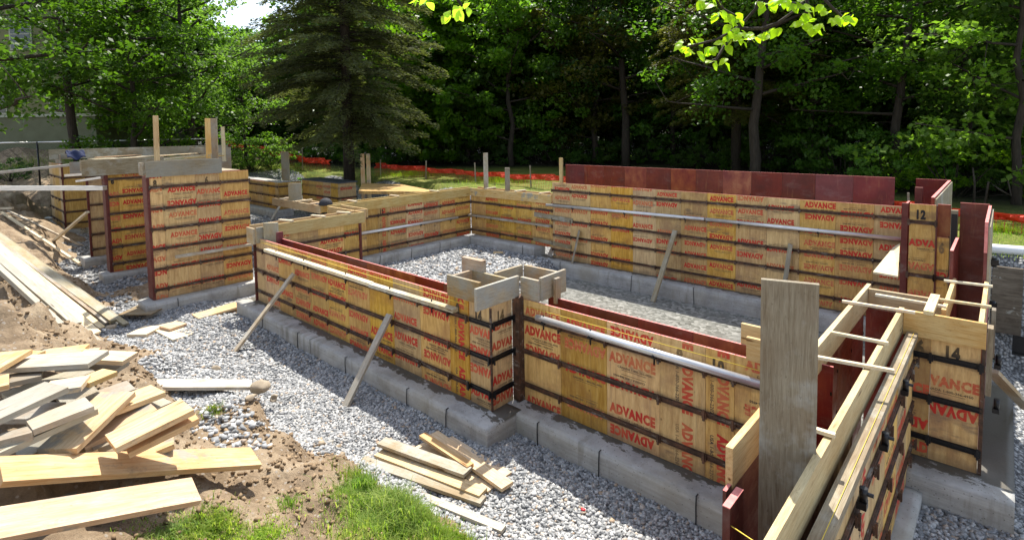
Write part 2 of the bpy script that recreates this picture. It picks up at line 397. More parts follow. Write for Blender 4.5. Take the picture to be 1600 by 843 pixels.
# ------------------------------------------------------------------ form faces
AX = {'x': (UX, -UY), 'y': (UY, UX), '-x': (UX, UY)}
def frame(ax):
    u, n = AX[ax]; return Matrix((u, UZ, n)).transposed()
def face(parent, org, ax, z0, z1, panels, bars=(.2, .6, 1.0), thick=.02, seed=0, barmat='steel', bar_over=0.0):
    rnd = random.Random(seed); u, n = AX[ax]; Rm = frame(ax); off = 0; H = z1-z0; seams = []
    for pn in panels:
        wd, st = pn[0], pn[1]; num = None
        if ':' in st: st, num = st.split(':')
        bm = bmesh.new(); g = .002
        v, fs = bm_box(bm, g, wd-g, 0, H, -thick, 0)
        for f in fs:
            if f.calc_center_median().y > H-.001: f.material_index = 4
        if st == 'h':
            y = rnd.uniform(-.02, .26); flip = rnd.random() < .5
            dx = rnd.uniform(-.05, .04)
            while y < H+.05:
                k = rnd.uniform(.93, 1.03)*.52; cx = wd/2+dx
                if wd < .5: k = .52; cx = rnd.choice([.26, wd-.26])
                a = math.pi if flip else 0; sg = -1 if flip else 1
                if rnd.random() > .09 and not (num and abs(y-(H-.13)) < .10):
                    stamp(bm, 'ADV', cx, y, k, a, rnd.choice((1, 1, 5)), wd, H, squash=rnd.uniform(1.0, 1.12))
                    stamp(bm, 'CAN', cx+.03*sg, y-.085*sg, k*.72, a, 2, wd, H)
                    yy = y-.113*sg
                    if .01 < yy < H-.02: bm_box(bm, max(.02, cx-.12), min(wd-.02, cx+.16), yy, yy+.004, 0, .0012, 2)
                y += rnd.choice((.23, .27, .34, .40)); flip = not flip if rnd.random() < .7 else flip
        elif st == 'v':
            y = rnd.uniform(-.05, .2)
            while y < H+.25:
                stamp(bm, 'ADV', wd*.62, y, .53, -math.pi/2, 1, wd, H, squash=1.05)
                stamp(bm, 'USA', wd*.62-.10, y+.02, .42, -math.pi/2, 2, wd, H)
                y += .62
        if num:
            stamp(bm, num, min(wd*.45, .2), H-.15, .105 if len(num) > 1 else .065, 0, 3, wd, H, z=.003, squash=1.25)
        link('plywood_panel', done(bm), [M['ply'], M['red_ink'], M['black_ink'], M['stencil'], M['pink'], M['faded_ink']], parent,
             Vector((org[0], org[1], z0)) + u*off, Rm)
        off += wd; seams.append(off)
    for bz in bars:
        bm = bmesh.new()
        bm_box(bm, -bar_over, off+bar_over, -.027, .027, .003, .011)
        bm_box(bm, -bar_over, off+bar_over, -.023, -.016, .011, .022); bm_box(bm, -bar_over, off+bar_over, .016, .023, .011, .022)
        for sm in [0]+seams:
            if rnd.random() < .8:
                bm_box(bm, sm-.022, sm+.022, -.034, .030, .0235, .036)
                bm_box(bm, sm-.010, sm+.010, -.05, .05, .037, .05)
        link('steel_bar', done(bm), M[barmat], parent, Vector((org[0], org[1], bz)), Rm)
    return off
def facing(parent, org, ax, z0, z1, widths, mats=None, thick=.02, seed=1):
    """the red inner faces of the opposite form"""
    u, n = AX[ax]; Rm = frame(ax); off = 0; rnd = random.Random(seed)
    for i, wd in enumerate(widths):
        bm = bmesh.new(); v, fs = bm_box(bm, .002, wd-.002, 0, z1-z0, -thick, 0)
        for f in fs:
            if f.calc_center_median().y > z1-z0-.001: f.material_index = 1
        for q in range(3):
            bm_box(bm, wd-.02, wd-.008, (z1-z0)*(.2+.3*q), (z1-z0)*(.2+.3*q)+.03, 0.0005, .006, 2)
        m = mats[i] if mats else ('wornred' if rnd.random() < .08 else 'redply')
        link('facing_panel', done(bm), [M[m], M['pink'], M['blackmetal']], parent, Vector((org[0], org[1], z0)) + u*off, Rm)
        off += wd
def post_bar(parent, x0, x1, y0, y1, z0, z1, name='corner_angle', mat='frame'):
    bm = bmesh.new(); c = Vector(((x0+x1)/2, (y0+y1)/2, z0))
    bm_box(bm, x0-c.x, x1-c.x, y0-c.y, y1-c.y, 0, z1-z0)
    return link(name, done(bm), M[mat], parent, c)
def waler(parent, a, b, wd=.089, t=.046, mat='pale', n=UZ, brk=(.15, .5, .85), side=(0, 1, 0)):
    a, b = Vector(a), Vector(b)
    if mat == 'pipe':
        bm = bmesh.new(); bm_tube(bm, [(-(b-a).length/2, 0, 0), ((b-a).length/2, 0, 0)], .036, 14)
        o = link('waler', done(bm), M['pipe'], parent, (a+b)/2, basis(b-a, Vector(n)))
    else: o = board('waler', a, b, wd, t, M[mat], parent, n)
    sd = Vector(side)
    for f in brk:
        p = a.lerp(b, f); bm = bmesh.new()
        bm_tube(bm, [(0, 0, -.12), (0, 0, .045)], .009, 6)
        bm_tube(bm, [Vector((0, 0, -.028))-sd*.05, Vector((0, 0, -.028))+sd*.1], .012, 6)
        bm_box(bm, -.022, .022, -.02, .02, -.055, -.024)
        link('bracket', done(bm), M['blackmetal'], o, p)
    return o
def footing(label, x0, x1, y0, y1, z0, z1, wall='y+', mat='conc', straps=()):
    """poured strip footing; its local Y runs towards the wall, local Z=0 is its top"""
    cx, cy = (x0+x1)/2, (y0+y1)/2
    Lx, Ly = (x1-x0), (y1-y0)
    if wall == 'y+': Rm = Matrix.Identity(3); L, W = Lx, Ly; org = Vector((cx, y0, z1))
    elif wall == 'y-': Rm = Matrix.Rotation(math.pi, 3, 'Z'); L, W = Lx, Ly; org = Vector((cx, y1, z1))
    elif wall == 'x-': Rm = Matrix.Rotation(math.pi/2, 3, 'Z'); L, W = Ly, Lx; org = Vector((x1, cy, z1))
    else: Rm = Matrix.Rotation(-math.pi/2, 3, 'Z'); L, W = Ly, Lx; org = Vector((x0, cy, z1))
    H = z1-z0; bm = bmesh.new()
    nx = max(2, int(L/.06)); ny = max(3, int(W/.06)); nz = 4
    rnd = random.Random(int(abs(cx*100+cy*37)))
    def P(x, y, z):
        e = 0
        j = lambda: rnd.uniform(-1, 1)
        ex = .003*math.sin(x*9.1+y*5)+.0012*j()
        edge = .012*max(0, 1-y/.03)*(1 if z > -.01 else 0)
        return bm.verts.new((x+.001*j(), y+.004*math.sin(x*1.3)+.0006*j()+edge*.35, z+ex*.7-edge*abs(j())))
    top = [[P(-L/2+L*i/nx, W*j/ny, 0) for j in range(ny+1)] for i in range(nx+1)]
    for i in range(nx):
        for j in range(ny): bm.faces.new((top[i][j], top[i+1][j], top[i+1][j+1], top[i][j+1]))
    def skirt(line):
        prev = line
        for k in range(1, nz+1):
            cur = [bm.verts.new((v.co.x, v.co.y, v.co.z - H/nz*k)) for v in line]
            for a in range(len(line)-1): bm.faces.new((prev[a], cur[a], cur[a+1], prev[a+1]))
            prev = cur
    skirt([r[0] for r in top]); skirt(top[-1]); skirt([r[-1] for r in top][::-1]); skirt(top[0][::-1])
    for f in bm.faces: f.smooth = f.normal.z < .5
    o = link('concrete_footing', done(bm), M[mat], None, org, Rm)
    tag(o, label, 'footing')
    for sx in straps:
        b2 = bmesh.new(); q = random.Random(int(sx*91)).uniform(-.05, .05)
        bm_tube(b2, [(0, .03, .006), (0, -.006, .004), (q*.3, -.012, -H*.3), (q*.8, -.010, -H*.7), (q*1.6, -.012, -H+.02)], .006, 5)
        link('tie_strap', done(b2), M['blackmetal'], o, org + Rm @ Vector((sx, 0, 0)), Rm)
    return o

# ================================================================== GROUND
def sm(a, b, x): t = np.clip((x-a)/(b-a), 0, 1); return t*t*(3-2*t)
CP = []   # (px, py, z)
for px, py, z in ((400,740,.48),(310,800,.62),(0,843,.95),(0,720,1.30),(120,700,1.05),(200,720,.85),(150,800,.75),(150,620,1.08),(60,600,1.12),(0,570,1.15),(160,575,.95),(250,640,1.0),
                  (300,690,.72),(340,690,.55),(345,655,.45),(420,690,.38),(470,740,.42),(440,820,.55),(520,800,.45),(560,843,.55),(600,800,.35),(640,843,.35),
                  (560,765,.3),(640,790,.0),(690,815,-.1),(720,843,-.05),(750,843,-.2),(500,700,-.12),(520,725,.1),(450,650,-.17),(420,622,-.12),(380,630,.12),(330,625,.15),
                  (300,590,0),(250,600,.2),(215,590,.4),(205,556,.35),(240,560,-.18),(300,572,-.24),(350,575,-.25),(400,585,-.27),(440,605,-.27),(480,655,-.26),(540,695,-.27),(200,530,-.27),
                  (300,545,-.27),(400,560,-.27),(450,600,-.27),(480,635,-.27),(520,675,-.27),(565,705,-.27),(620,735,-.27),(680,775,-.27),(740,812,-.27),(800,843,-.27),(250,540,-.27),(500,660,-.27),(650,720,-.27),(350,560,-.27),(590,740,-.2),(650,775,-.22),(700,800,-.25),
                  (850,843,-.27),(950,843,-.27),(0,540,1.3),(0,470,1.45),(60,520,1.0),(40,480,1.15),(100,530,.8),(90,505,.55),(130,540,.45),(150,550,.5),
                  (30,330,.6),(60,345,.0),(80,360,-.27),(100,390,-.25),(30,320,.7),(0,310,1.0),(10,300,1.1),(60,325,.2),(80,350,-.25),(125,410,-.27),(150,440,-.27),(170,460,-.27),(190,490,-.27),(215,510,-.27)):
    p = at(px, py, z); CP.append((p.x, p.y, z))
for P_a, P_b, dz in (((146,521,-.08), (-60,341,1.72), -.16), ((167,503,-.16), (-60,332,1.68), -.16), ((197,505,-.2), (-60,324,1.62), -.14), ((158,538,-.05), (-60,353,1.66), -.14), ((128,414,-.22), (2,331,.95), -.1)):
    a_, b_ = at(*P_a), at(*P_b)
    for k in range(11):
        q = a_.lerp(b_, k/10); CP.append((q.x, q.y, max(-.27, q.z+dz)))
CP += [(0,0,1.6),(0,-2,1.6),(-2,-1,1.5),(-3,0,1.35),(-1.2,.8,1.3),(-1.5,1.6,.7),(-1,2.3,-.2),(.5,1.5,.6),(2,0,1.5),(1,2.5,-.1),(-5,-1,1.4),(-9,-1,1.5),(-14,-.5,1.6),(-22,-1,1.5),(-30,1,1.3)]
for gx in np.arange(-24, 4, 1.3):
    for gy in (4.4, 6.5, 9): CP.append((gx, gy, -.27))
CP += [(-2.2,3.6,-.27),(-3,3.4,-.27),(-1.2,3.6,-.27),(-2.6,3.0,-.27),(-8,3.4,-.27),(-11,2.6,-.27),(-12,2.4,-.27),(-13.5,2.2,-.27),(-15,2.4,-.27),(-17,2.6,-.27),(-20,3,-.27),(0,4,-.3),(1,4,-.3),(0,3,-.25)]
CP = np.array(CP)
def noise2(x, y, seed=0, octs=5, f0=.5, gain=.5):
    r = np.random.RandomState(seed); s = 0; a = 1
    for o in range(octs):
        for k in range(4):
            th = r.uniform(0, 2*math.pi); ph = r.uniform(0, 6.28); f = f0*(2**o)*r.uniform(.7, 1.4)*6.28
            s = s + a*np.sin((x*math.cos(th)+y*math.sin(th))*f+ph+1.3*np.sin((x*math.sin(th*2)-y*math.cos(th))*f*.6+ph))*.25
        a *= gain
    return s
RIM_Y = lambda x: -.75*sm(-1.1, -.5, x) + np.where(x > -11, 12.7, np.where(x > -21, 12.7+(-11-x)*.06, 13.3))
def ground_base(x, y):
    x = np.asarray(x, float); y = np.asarray(y, float)
    num = np.zeros_like(x); den = np.zeros_like(x)
    for cx, cy, cz in CP:
        d2 = (x-cx)**2+(y-cy)**2; wt = 1/(d2+.004)**1.9
        num += wt*cz; den += wt
    z = num/den
    far = sm(6, 7, y)
    low = sm(-8.9, -8.3, x)*sm(6.5, 7.3, y)*sm(12.2, 11.8, y)
    z = z*(1-far) + (-.27)*far
    z = z - .40*low - .25*sm(-.3, .5, x)*sm(6.5, 8, y)
    up_ = sm(0, 1.3-1.1*sm(-1.1, -.5, x), y-RIM_Y(x)-.25*np.sin(x*1.3)*(1-sm(-2, -.5, x))); z = z*(1-up_) + (.95+.012*(y-12))*up_
    lf = sm(0, 2.2, -28.5-x)*sm(2, 4, y); z = z*(1-lf) + .98*lf
    z = z + np.clip(-x-29, 0, 14)*.13*sm(24, 10, y) + np.maximum(0, (y-26))*.035
    return z
GB = [(at(px, py, z), r_) for px, py, z, r_ in ((285, 562, -.2, 1.0), (350, 600, .0, .8), (260, 590, .1, .6), (330, 615, .15, .45), (430, 615, -.15, .5))]
def dirtmask(x, y, zb):
    for p, r_ in GB: zb = zb - .5*np.exp(-(((x-p.x)**2+(y-p.y)**2)/r_**2)*1.3)*(zb > -.25)
    d = sm(-.21, -.02, zb + .05*noise2(x, y, 3, 4, 1.2))*(1-sm(11.5, 12.5, y))
    return np.clip(d + .0, 0, 1)
def ground_z(x, y):
    z = ground_base(x, y); d = dirtmask(x, y, z)
    near = (1-sm(11, 12.5, y))
    return z + d*near*(.05*noise2(x, y, 5, 3, .9)+.022*noise2(x, y, 6, 5, 3.5, .6)-.07*np.abs(noise2(x, y, 16, 4, 1.1, .6))*sm(-6.5, -8.5, x)) + (1-d)*near*.012*noise2(x, y, 8, 3, 1.2)
def gz(x, y): return float(ground_z(np.array([x]), np.array([y]))[0])
def axis(segs):
    out = []
    for a, b, st in segs: out += list(np.arange(a, b, st))
    return np.array(out)
gx = axis([(-160, -60, 10), (-60, -30, 2), (-30, -14, .2), (-14, -8, .07), (-8, -1, .035), (-1, 3, .12), (3, 14, .6), (14, 120, 8)])
gy = axis([(-30, -4, 4), (-4, -.2, .2), (-.2, 4.2, .035), (4.2, 7, .12), (7, 12.4, .25), (12.4, 15, .12), (15, 40, 1), (40, 220, 8)])
X, Y = np.meshgrid(gx, gy, indexing='ij'); Z = ground_z(X, Y); ZB = ground_base(X, Y)
nx, ny = X.shape; idx = np.arange(nx*ny).reshape(nx, ny)
Fq = np.stack([idx[:-1, :-1], idx[1:, :-1], idx[1:, 1:], idx[:-1, 1:]], -1).reshape(-1, 4)
gme = np_mesh('ground', np.stack([X, Y, Z], -1).reshape(-1, 3), Fq, 4, True)
DM = dirtmask(X, Y, ZB)
# grass cover: on the bank near the camera, on the natural grade beyond the dig
pxg = np.zeros_like(X)
def blob(cx, cy, rx, ry, s=1.): return s*np.exp(-(((X-cx)/rx)**2+((Y-cy)/ry)**2)*1.2)
GC = []
for px, py, z, r_ in ((610,805,.35,.4),(570,780,.3,.25),(640,820,.25,.35),(690,840,.1,.3),(560,840,.5,.25),(340,835,.58,.22),(300,840,.6,.2),(620,843,.4,.5)):
    p = at(px, py, z); GC.append((p.x, p.y, r_))
gm = np.zeros_like(X)
for cx, cy, r_ in GC: gm = np.maximum(gm, blob(cx, cy, r_, r_))
farg = sm(.6, 1.4, Y-RIM_Y(X)); farg = np.maximum(farg, sm(1, 2, -29.5-X)*sm(4, 6, Y))
gm = np.clip(np.maximum(gm, farg), 0, 1)
att = gme.color_attributes.new('cover', 'FLOAT_COLOR', 'POINT')
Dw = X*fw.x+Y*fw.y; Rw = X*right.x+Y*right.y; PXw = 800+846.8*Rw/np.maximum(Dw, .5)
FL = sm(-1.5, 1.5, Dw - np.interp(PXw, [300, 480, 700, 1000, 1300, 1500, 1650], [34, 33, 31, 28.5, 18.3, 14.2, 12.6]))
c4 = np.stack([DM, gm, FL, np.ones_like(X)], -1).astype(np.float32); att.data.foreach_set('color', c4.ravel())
s = NT('earth_gravel_grass'); va = s.n('VertexColor'); va.layer_name = 'cover'
sp = s.n('SeparateColor'); s.l(va.outputs[0], sp.inputs[0]); v = s.coord(rnd=False)
gv = s.n('TexVoronoi'); gv.inputs['Scale'].default_value = 24; s.l(v, gv.inputs['Vector'])
gvc = s.n('SeparateColor'); s.l(gv.outputs['Color'], gvc.inputs[0])
grav = s.ramp(gvc.outputs[0], [(0, (.15, .155, .155)), (.4, (.32, .325, .325)), (.8, (.48, .48, .47)), (1, (.56, .56, .54))])
grav = s.mix(s.ramp(gv.outputs['Distance'], [(.4, (0, 0, 0)), (.75, (.9, .9, .9))]), grav, (.06, .06, .06))
dn = s.noise(v, 2.6, 8, .7)
dirt = s.ramp(dn, [(.3, (.12, .085, .052)), (.5, (.26, .19, .12)), (.72, (.40, .315, .21))])
dirt = s.mix(s.ramp(s.noise(v, 19, 5, .7), [(.55, (0, 0, 0)), (.75, (.6, .6, .6))]), dirt, (.10, .065, .04))
pv = s.vor(v, 16)
dirt = s.mix(s.ramp(pv, [(.16, (.8, .8, .8)), (.22, (0, 0, 0))]), dirt, (.34, .30, .25))
gn = s.noise(v, 1.1, 6, .7)
grs = s.ramp(gn, [(.3, (.08, .13, .02)), (.5, (.17, .20, .032)), (.7, (.33, .29, .08))])
grs = s.mix(s.ramp(s.noise(v, 22, 5, .75), [(.4, (0, 0, 0)), (.7, (.7, .7, .7))]), grs, (.035, .05, .012))
edge = s.noise(v, 6, 6, .7)
def thr(m, k=1.1):
    return s.ramp(s.math('ADD', m, s.math('MULTIPLY', s.math('SUBTRACT', edge, .5), k)), [(.42, (0, 0, 0)), (.56, (1, 1, 1))])
c = s.mix(thr(sp.outputs[0]), grav, dirt); c = s.mix(thr(sp.outputs[1], .9), c, grs)
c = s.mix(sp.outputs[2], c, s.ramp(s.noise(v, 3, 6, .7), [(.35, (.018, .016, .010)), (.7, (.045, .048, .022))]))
hb = s.mix(thr(sp.outputs[0]), s.ramp(gv.outputs['Distance'], [(0, (1, 1, 1)), (.7, (0, 0, 0))]), s.noise(v, 14, 9, .75))
s.fin(c, .9, s.bump(hb, 1.0, .035), .2)
go = link('ground', gme, s.m); tag(go, kind='structure')

# crushed stone lying on the gravel floor, one mesh
def stone_field(name, pts, sizes, mat, label, cat='gravel', flatn=.62, seed=3):
    r = np.random.RandomState(seed); n = len(pts)
    cube = np.array([(-1,-1,-1),(1,-1,-1),(1,1,-1),(-1,1,-1),(-1,-1,1),(1,-1,1),(1,1,1),(-1,1,1)], float)
    q = np.array([(0,3,2,1),(4,5,6,7),(0,1,5,4),(1,2,6,5),(2,3,7,6),(3,0,4,7)])
    V = cube[None]*(1+r.uniform(-.42, .42, (n, 8, 3)))
    V *= np.stack([r.uniform(.7, 1.3, n), r.uniform(.55, 1., n), r.uniform(.4, .8, n)], -1)[:, None]*sizes[:, None, None]*.5
    a, b = r.uniform(0, 6.28, n), r.uniform(-.7, .7, n)
    ca, sa, cb, sb = np.cos(a), np.sin(a), np.cos(b), np.sin(b)
    Rm = np.zeros((n, 3, 3)); Rm[:, 0, 0] = ca*cb; Rm[:, 0, 1] = -sa; Rm[:, 0, 2] = ca*sb; Rm[:, 1, 0] = sa*cb; Rm[:, 1, 1] = ca; Rm[:, 1, 2] = sa*sb; Rm[:, 2, 0] = -sb; Rm[:, 2, 2] = cb
    V = np.einsum('nij,nkj->nki', Rm, V) + pts[:, None]
    Fc = (q[None]+8*np.arange(n)[:, None, None]).reshape(-1, 4)
    o = link(name, np_mesh(name, V.reshape(-1, 3), Fc, 4), mat); tag(o, label, cat, None, 'stuff'); return o
def scatter(x0, x1, y0, y1, dens, fn, seed):
    r = np.random.RandomState(seed); n = int((x1-x0)*(y1-y0)*dens)
    x = r.uniform(x0, x1, n); y = r.uniform(y0, y1, n); k = fn(x, y, r); return x[k], y[k], r
def gravel_ok(x, y, r):
    zb = ground_base(x, y)
    return dirtmask(x, y, zb) < r.uniform(.25, .75, len(x))
P_, S_ = [], []
for x0, x1, y0, y1, dens, sz, sd in ((-7.5, -1.0, 1.8, 4.6, 2500, .028, 1), (-13, -7.5, 1.2, 4.0, 950, .034, 2), (-24, -12.2, 2.0, 6.5, 110, .06, 4), (-12, -8.3, 7, 11.2, 230, .06, 5), (-.9, 1.2, 3.4, 7.2, 1700, .033, 6), (-23, -13, 7, 10, 60, .06, 7)):
    x, y, r = scatter(x0, x1, y0, y1, dens, gravel_ok, sd)
    z = ground_z(x, y); s_ = sz*r.uniform(.55, 1.35, len(x))
    P_.append(np.stack([x, y, z+s_*.12], -1)); S_.append(s_)
stone_field('gravel', np.concatenate(P_), np.concatenate(S_), M['stone'], 'pale grey crushed stone covering the floor of the excavation')
# pocket of bigger stones in the bank beside the lumber pile
x, y, r = scatter(*(lambda p: (p.x-.75, p.x+.75, p.y-.6, p.y+.6))(at(335, 668, .5)), 420, lambda x, y, r: ((x-at(335,668,.5).x)**2/.4+(y-at(335,668,.5).y)**2/.2) < r.uniform(.5, 1.2, len(x)), 21)
s_ = .04*r.uniform(.6, 1.4, len(x))
stone_field('gravel', np.stack([x, y, ground_z(x, y)+s_*.2], -1), s_, M['stone'], 'patch of coarser white stone in the bank beside the lumber pile', seed=8)
# dirt clods and field pebbles
def dirt_ok(x, y, r): return (dirtmask(x, y, ground_base(x, y)) > .3)
x, y, r = scatter(-8, -1.2, .6, 3.6, 420, dirt_ok, 31); s_ = .013*r.uniform(.3, 1.7, len(x))**2
x2, y2, r2 = scatter(-15, -8, -.5, 3.0, 90, dirt_ok, 32); s2 = .024*r2.uniform(.3, 1.7, len(x2))**1.7
s = NT('soil_clod'); M['clod'] = s.fin(s.ramp(s.noise(s.coord(rnd=False), 9, 5), [(.35, (.15, .10, .055)), (.65, (.31, .22, .13))]), .95)
xx = np.concatenate([x, x2]); yy = np.concatenate([y, y2]); ss = np.concatenate([s_, s2])
stone_field('soil_clods', np.stack([xx, yy, ground_z(xx, yy)+ss*.2], -1), ss, M['clod'], 'brown clods and crumbs of soil on the dug bank', 'soil', seed=12)
def rock(label, px, py, z, r, squash=.7, seed=0, group=None):
    p = at(px, py, z); bm = bmesh.new(); bmesh.ops.create_icosphere(bm, subdivisions=3, radius=r)
    rr = random.Random(seed); k = [Vector((rr.uniform(-1, 1), rr.uniform(-1, 1), rr.uniform(-1, 1))).normalized() for _ in range(7)]
    for v in bm.verts:
        d = v.co.normalized()
        for q in k:
            t = d.dot(q)
            if t > .62: v.co -= q*(t-.62)*r*.9
        v.co *= 1+.03*math.sin(d.x*11+seed)*math.sin(d.y*9); v.co.z *= squash
    for f in bm.faces: f.smooth = True
    o = link('rock', done(bm), M['cobble'], None, p + Vector((0, 0, r*squash*.45))); tag(o, label, 'rock', group)
rock('brown rock at the right end of the propped flat plank', 407, 610, .1, .12, .75, 1)
rock('white flat rock under the brown rock', 393, 622, .12, .07, .5, 2)
rock('tan rock alone on the gravel below the wall', 338, 577, -.2, .07, .7, 3)
rock('left one of two smooth pebbles touching on the gravel', 605, 657, -.26, .035, .7, 4)
rock('right one of two smooth pebbles touching on the gravel', 617, 658, -.26, .035, .7, 5)
rock('tan cobble at the foot of the dirt bank', 428, 624, .0, .06, .7, 6)
rock('light rock beside the ends of the long planks', 172, 513, -.2, .1, .6, 7)
r = np.random.RandomState(5)
x, y, r = scatter(-9, -3.8, 2.0, 3.9, 16, lambda x, y, r: (lambda d: (d > .03) & (d < .9))(dirtmask(x+0, y-.25, ground_base(x, y-.25))), 41)
s_ = .07*r.uniform(.5, 1.2, len(x)); stone_field('field_pebbles', np.stack([x, y, ground_z(x, y)+s_*.25], -1), s_, M['cobble'], 'rounded tan pebbles scattered where dirt meets gravel', 'pebbles', seed=5)

# puddle over the sunken right half of the floor
bm = bmesh.new(); pts = []
for i in range(48):
    a = i/48*2*math.pi; ca, sa = math.cos(a), math.sin(a)
    rx = 4.35*abs(ca)**.25*(1 if ca > 0 else -1)+.18*math.sin(5*a+1); ry = 2.25*abs(sa)**.25*(1 if sa > 0 else -1)
    pts.append(bm.verts.new((-4.45+rx, 9.2+ry, -.625)))
bm.faces.new(pts)
s = NT('murky_shallow_water'); v = s.coord(rnd=False)
vv = s.n('TexVoronoi'); vv.inputs['Scale'].default_value = 15; s.l(v, vv.inputs['Vector']); vc = s.n('SeparateColor'); s.l(vv.outputs['Color'], vc.inputs[0])
c = s.ramp(vc.outputs[0], [(0, (.10, .10, .085)), (.5, (.20, .20, .175)), (1, (.36, .355, .32))])
c = s.mix(s.ramp(s.noise(v, 1.2, 5, .65), [(.35, (0, 0, 0)), (.7, (.8, .8, .8))]), c, (.16, .16, .145))
s.fin(c, .22, s.bump(s.noise(v, 16, 5, .6), .45, .01), .6)
pd = link('puddle', done(bm), s.m); tag(pd, kind='structure')
# ================================================================== FORMWORK
K = M['kick']
# --- near long wall -------------------------------------------------
w1 = empty('form_wall', (-7.5, 4.36, 0), 'long low plywood form wall nearest the gravel strip, with two diagonal props against it', 'form wall')
face(w1, (-10.60, 4.26), 'x', 0, 1.22, [(.36, 'b'), (.585, 'h'), (.585, 'h'), (.585, 'h'), (.585, 'h'), (.585, 'h'), (.585, 'h'), (.585, 'h'), (.585, 'h'), (.585, 'h'), (.335, 'v:8')], seed=11)
facing(w1, (-10.2, 4.53), 'x', 0, 1.22, [.6]*9, seed=3)
waler(w1, (-9.9, 4.15, 1.10), (-6.5, 4.15, 1.09), brk=(.12, .42, .80), mat='pale')
waler(w1, (-6.5, 4.15, 1.08), (-4.74, 4.15, 1.10), brk=(.25, .75), mat='dirtyw')
post_bar(w1, -10.64, -10.605, 4.22, 4.262, 0, 1.2)
for i in range(14):
    x = -10.2+i*.45
    bm = bmesh.new(); bm_box(bm, -.012, .012, 0, .24, 0, .004); link('cross_tie', done(bm), M['steel'], w1, (x, 4.264, .98))
# --- corner pilaster ------------------------------------------------
w2 = empty('corner_form', (-4.45, 4.45, 0), 'jutting corner form marked 14 with grey kicker boards boxed on top', 'form corner')
face(w2, (-4.615, 4.255), 'x', 0, 1.22, [(.35, 'h:14')], seed=5, barmat='blackmetal')
face(w2, (-4.262, 4.262), 'y', 0, 1.22, [(.35, 'h:14')], seed=9, barmat='blackmetal')
post_bar(w2, -4.272, -4.250, 4.243, 4.262, 0, 1.2, mat='steel')
post_bar(w2, -4.262, -4.157, 4.615, 4.78, 0, 1.25, name='inside_corner', mat='steel')
G = M['greyw']
def kb(parent, a, b, top, h=.235, t=.036, mat='kick', nrm=None, name='kicker_board', label=None):
    a, b = Vector((*a, top-h/2)), Vector((*b, top-h/2)); d = b-a
    n = Vector((d.y, -d.x, 0)).normalized()
    o = board(name, a, b, h, t, M[mat], parent, n)
    if label: o['label'] = label
    return o
kb(w2, (-4.96, 4.235), (-4.40, 4.235), 1.475, .25, mat='collar')
kb(w2, (-4.225, 3.99), (-4.225, 4.69), 1.49, .25, mat='collar')
kb(w2, (-4.20, 4.72), (-3.93, 4.72), 1.475, .25, mat='collar')
kb(w2, (-3.93, 4.74), (-3.95, 5.24), 1.50, .27, mat='collar')
kb(w2, (-4.9, 4.60), (-4.26, 4.60), 1.46, .2, mat='collar')
kb(w2, (-4.55, 5.18), (-4.0, 5.18), 1.47, .2, mat='collar')
kb(w2, (-4.58, 4.66), (-4.58, 5.16), 1.47, .2, mat='collar')
kb(w2, (-4.9, 4.26), (-4.9, 4.56), 1.47, .2, mat='collar')
kb(w2, (-5.10, 4.63), (-4.74, 4.63), 1.60, .30, t=.08, mat='collar', name='block')
board('block', (-3.87, 4.98, 1.16), (-3.87, 4.98, 1.46), .09, .038, M['collar'], w2, UX)
# --- near right section ---------------------------------------------
w3 = empty('form_wall', (-2.6, 4.8, 0), 'low form wall between the jutting corner and the tall upright board, panels stencilled 18 and 10', 'form wall')
face(w3, (-4.155, 4.70), 'x', 0, 1.22, [(.545, 'h'), (.6, 'h'), (.6, 'h'), (.45, 'v:8'), (.26, 'v:10'), (.6, 'h')], seed=21)
facing(w3, (-4.0, 4.97), 'x', 0, 1.22, [.6]*5, mats=['redply', 'redply', 'redply', 'wornred', 'redply'], seed=3)
waler(w3, (-3.87, 4.60, 1.09), (-1.45, 4.60, 1.07), mat='pipe', brk=(.04, .3, .6), side=(0, 1, 0))
for i in range(5):
    bm = bmesh.new(); bm_box(bm, -.012, .012, 0, .24, 0, .004); link('cross_tie', done(bm), M['steel'], w3, (-3.6+i*.55, 4.704, .98))
kb(w3, (-1.75, 5.0), (-1.14, 5.0), 1.41, .2, mat='kick')
kb(w3, (-1.60, 4.70), (-1.14, 4.70), 1.41, .2, mat='kick')
# --- right wall -----------------------------------------------------
w4 = empty('form_wall', (-.85, 4.5, 0), 'double form wall running away from the camera at right, fresh yellow kicker boards along both tops', 'form wall')
kb(w4, (-.715, 1.6), (-.715, 6.42), 1.41, .235, t=.040)
kb(w4, (-1.105, 2.98), (-1.105, 3.62), 1.41, .235, t=.040)
kb(w4, (-1.105, 4.72), (-1.105, 7.15), 1.41, .235, t=.040)
o = board('top_plate', (-.615, 1.7, 1.19), (-.615, 6.3, 1.19), .085, .06, M['greyw'], w4, UZ)
face(w4, (-.60, 1.7), 'y', -.12, 1.16, [(.6, 'h'), (.6, 'b'), (.6, 'h'), (.6, 'v'), (.6, 'h'), (.6, 'h'), (.6, 'h'), (.36, 'b')], bars=(.15, .55, .95), seed=31)
for i, y in enumerate((2.55, 3.0, 3.55, 4.3, 5.3)):
    bm = bmesh.new(); bm_tube(bm, [(0, 0, -.05), (0, 0, .03)], .022, 8); bm_tube(bm, [(-.02, 0, .0), (.05, 0, .0)], .012, 6); bm_box(bm, -.03, .02, -.03, .03, -.09, -.05)
    link('form_clamp', done(bm), M['blackmetal'], w4, (-.55, y, 1.10))
facing(w4, (-1.09, 4.98), 'y', -.1, 1.2, [.6]*3, seed=5)
facing(w4, (-1.09, 2.9), 'y', -.1, 1.2, [.6]*3, seed=5)
Rr = M['redply']
link('facing_panel', (lambda b: (bm_box(b, -.012, .012, 0, 2.2, 0, 1.3), done(b))[1])(bmesh.new()), Rr, w4, (-.735, 2.0, -.14))
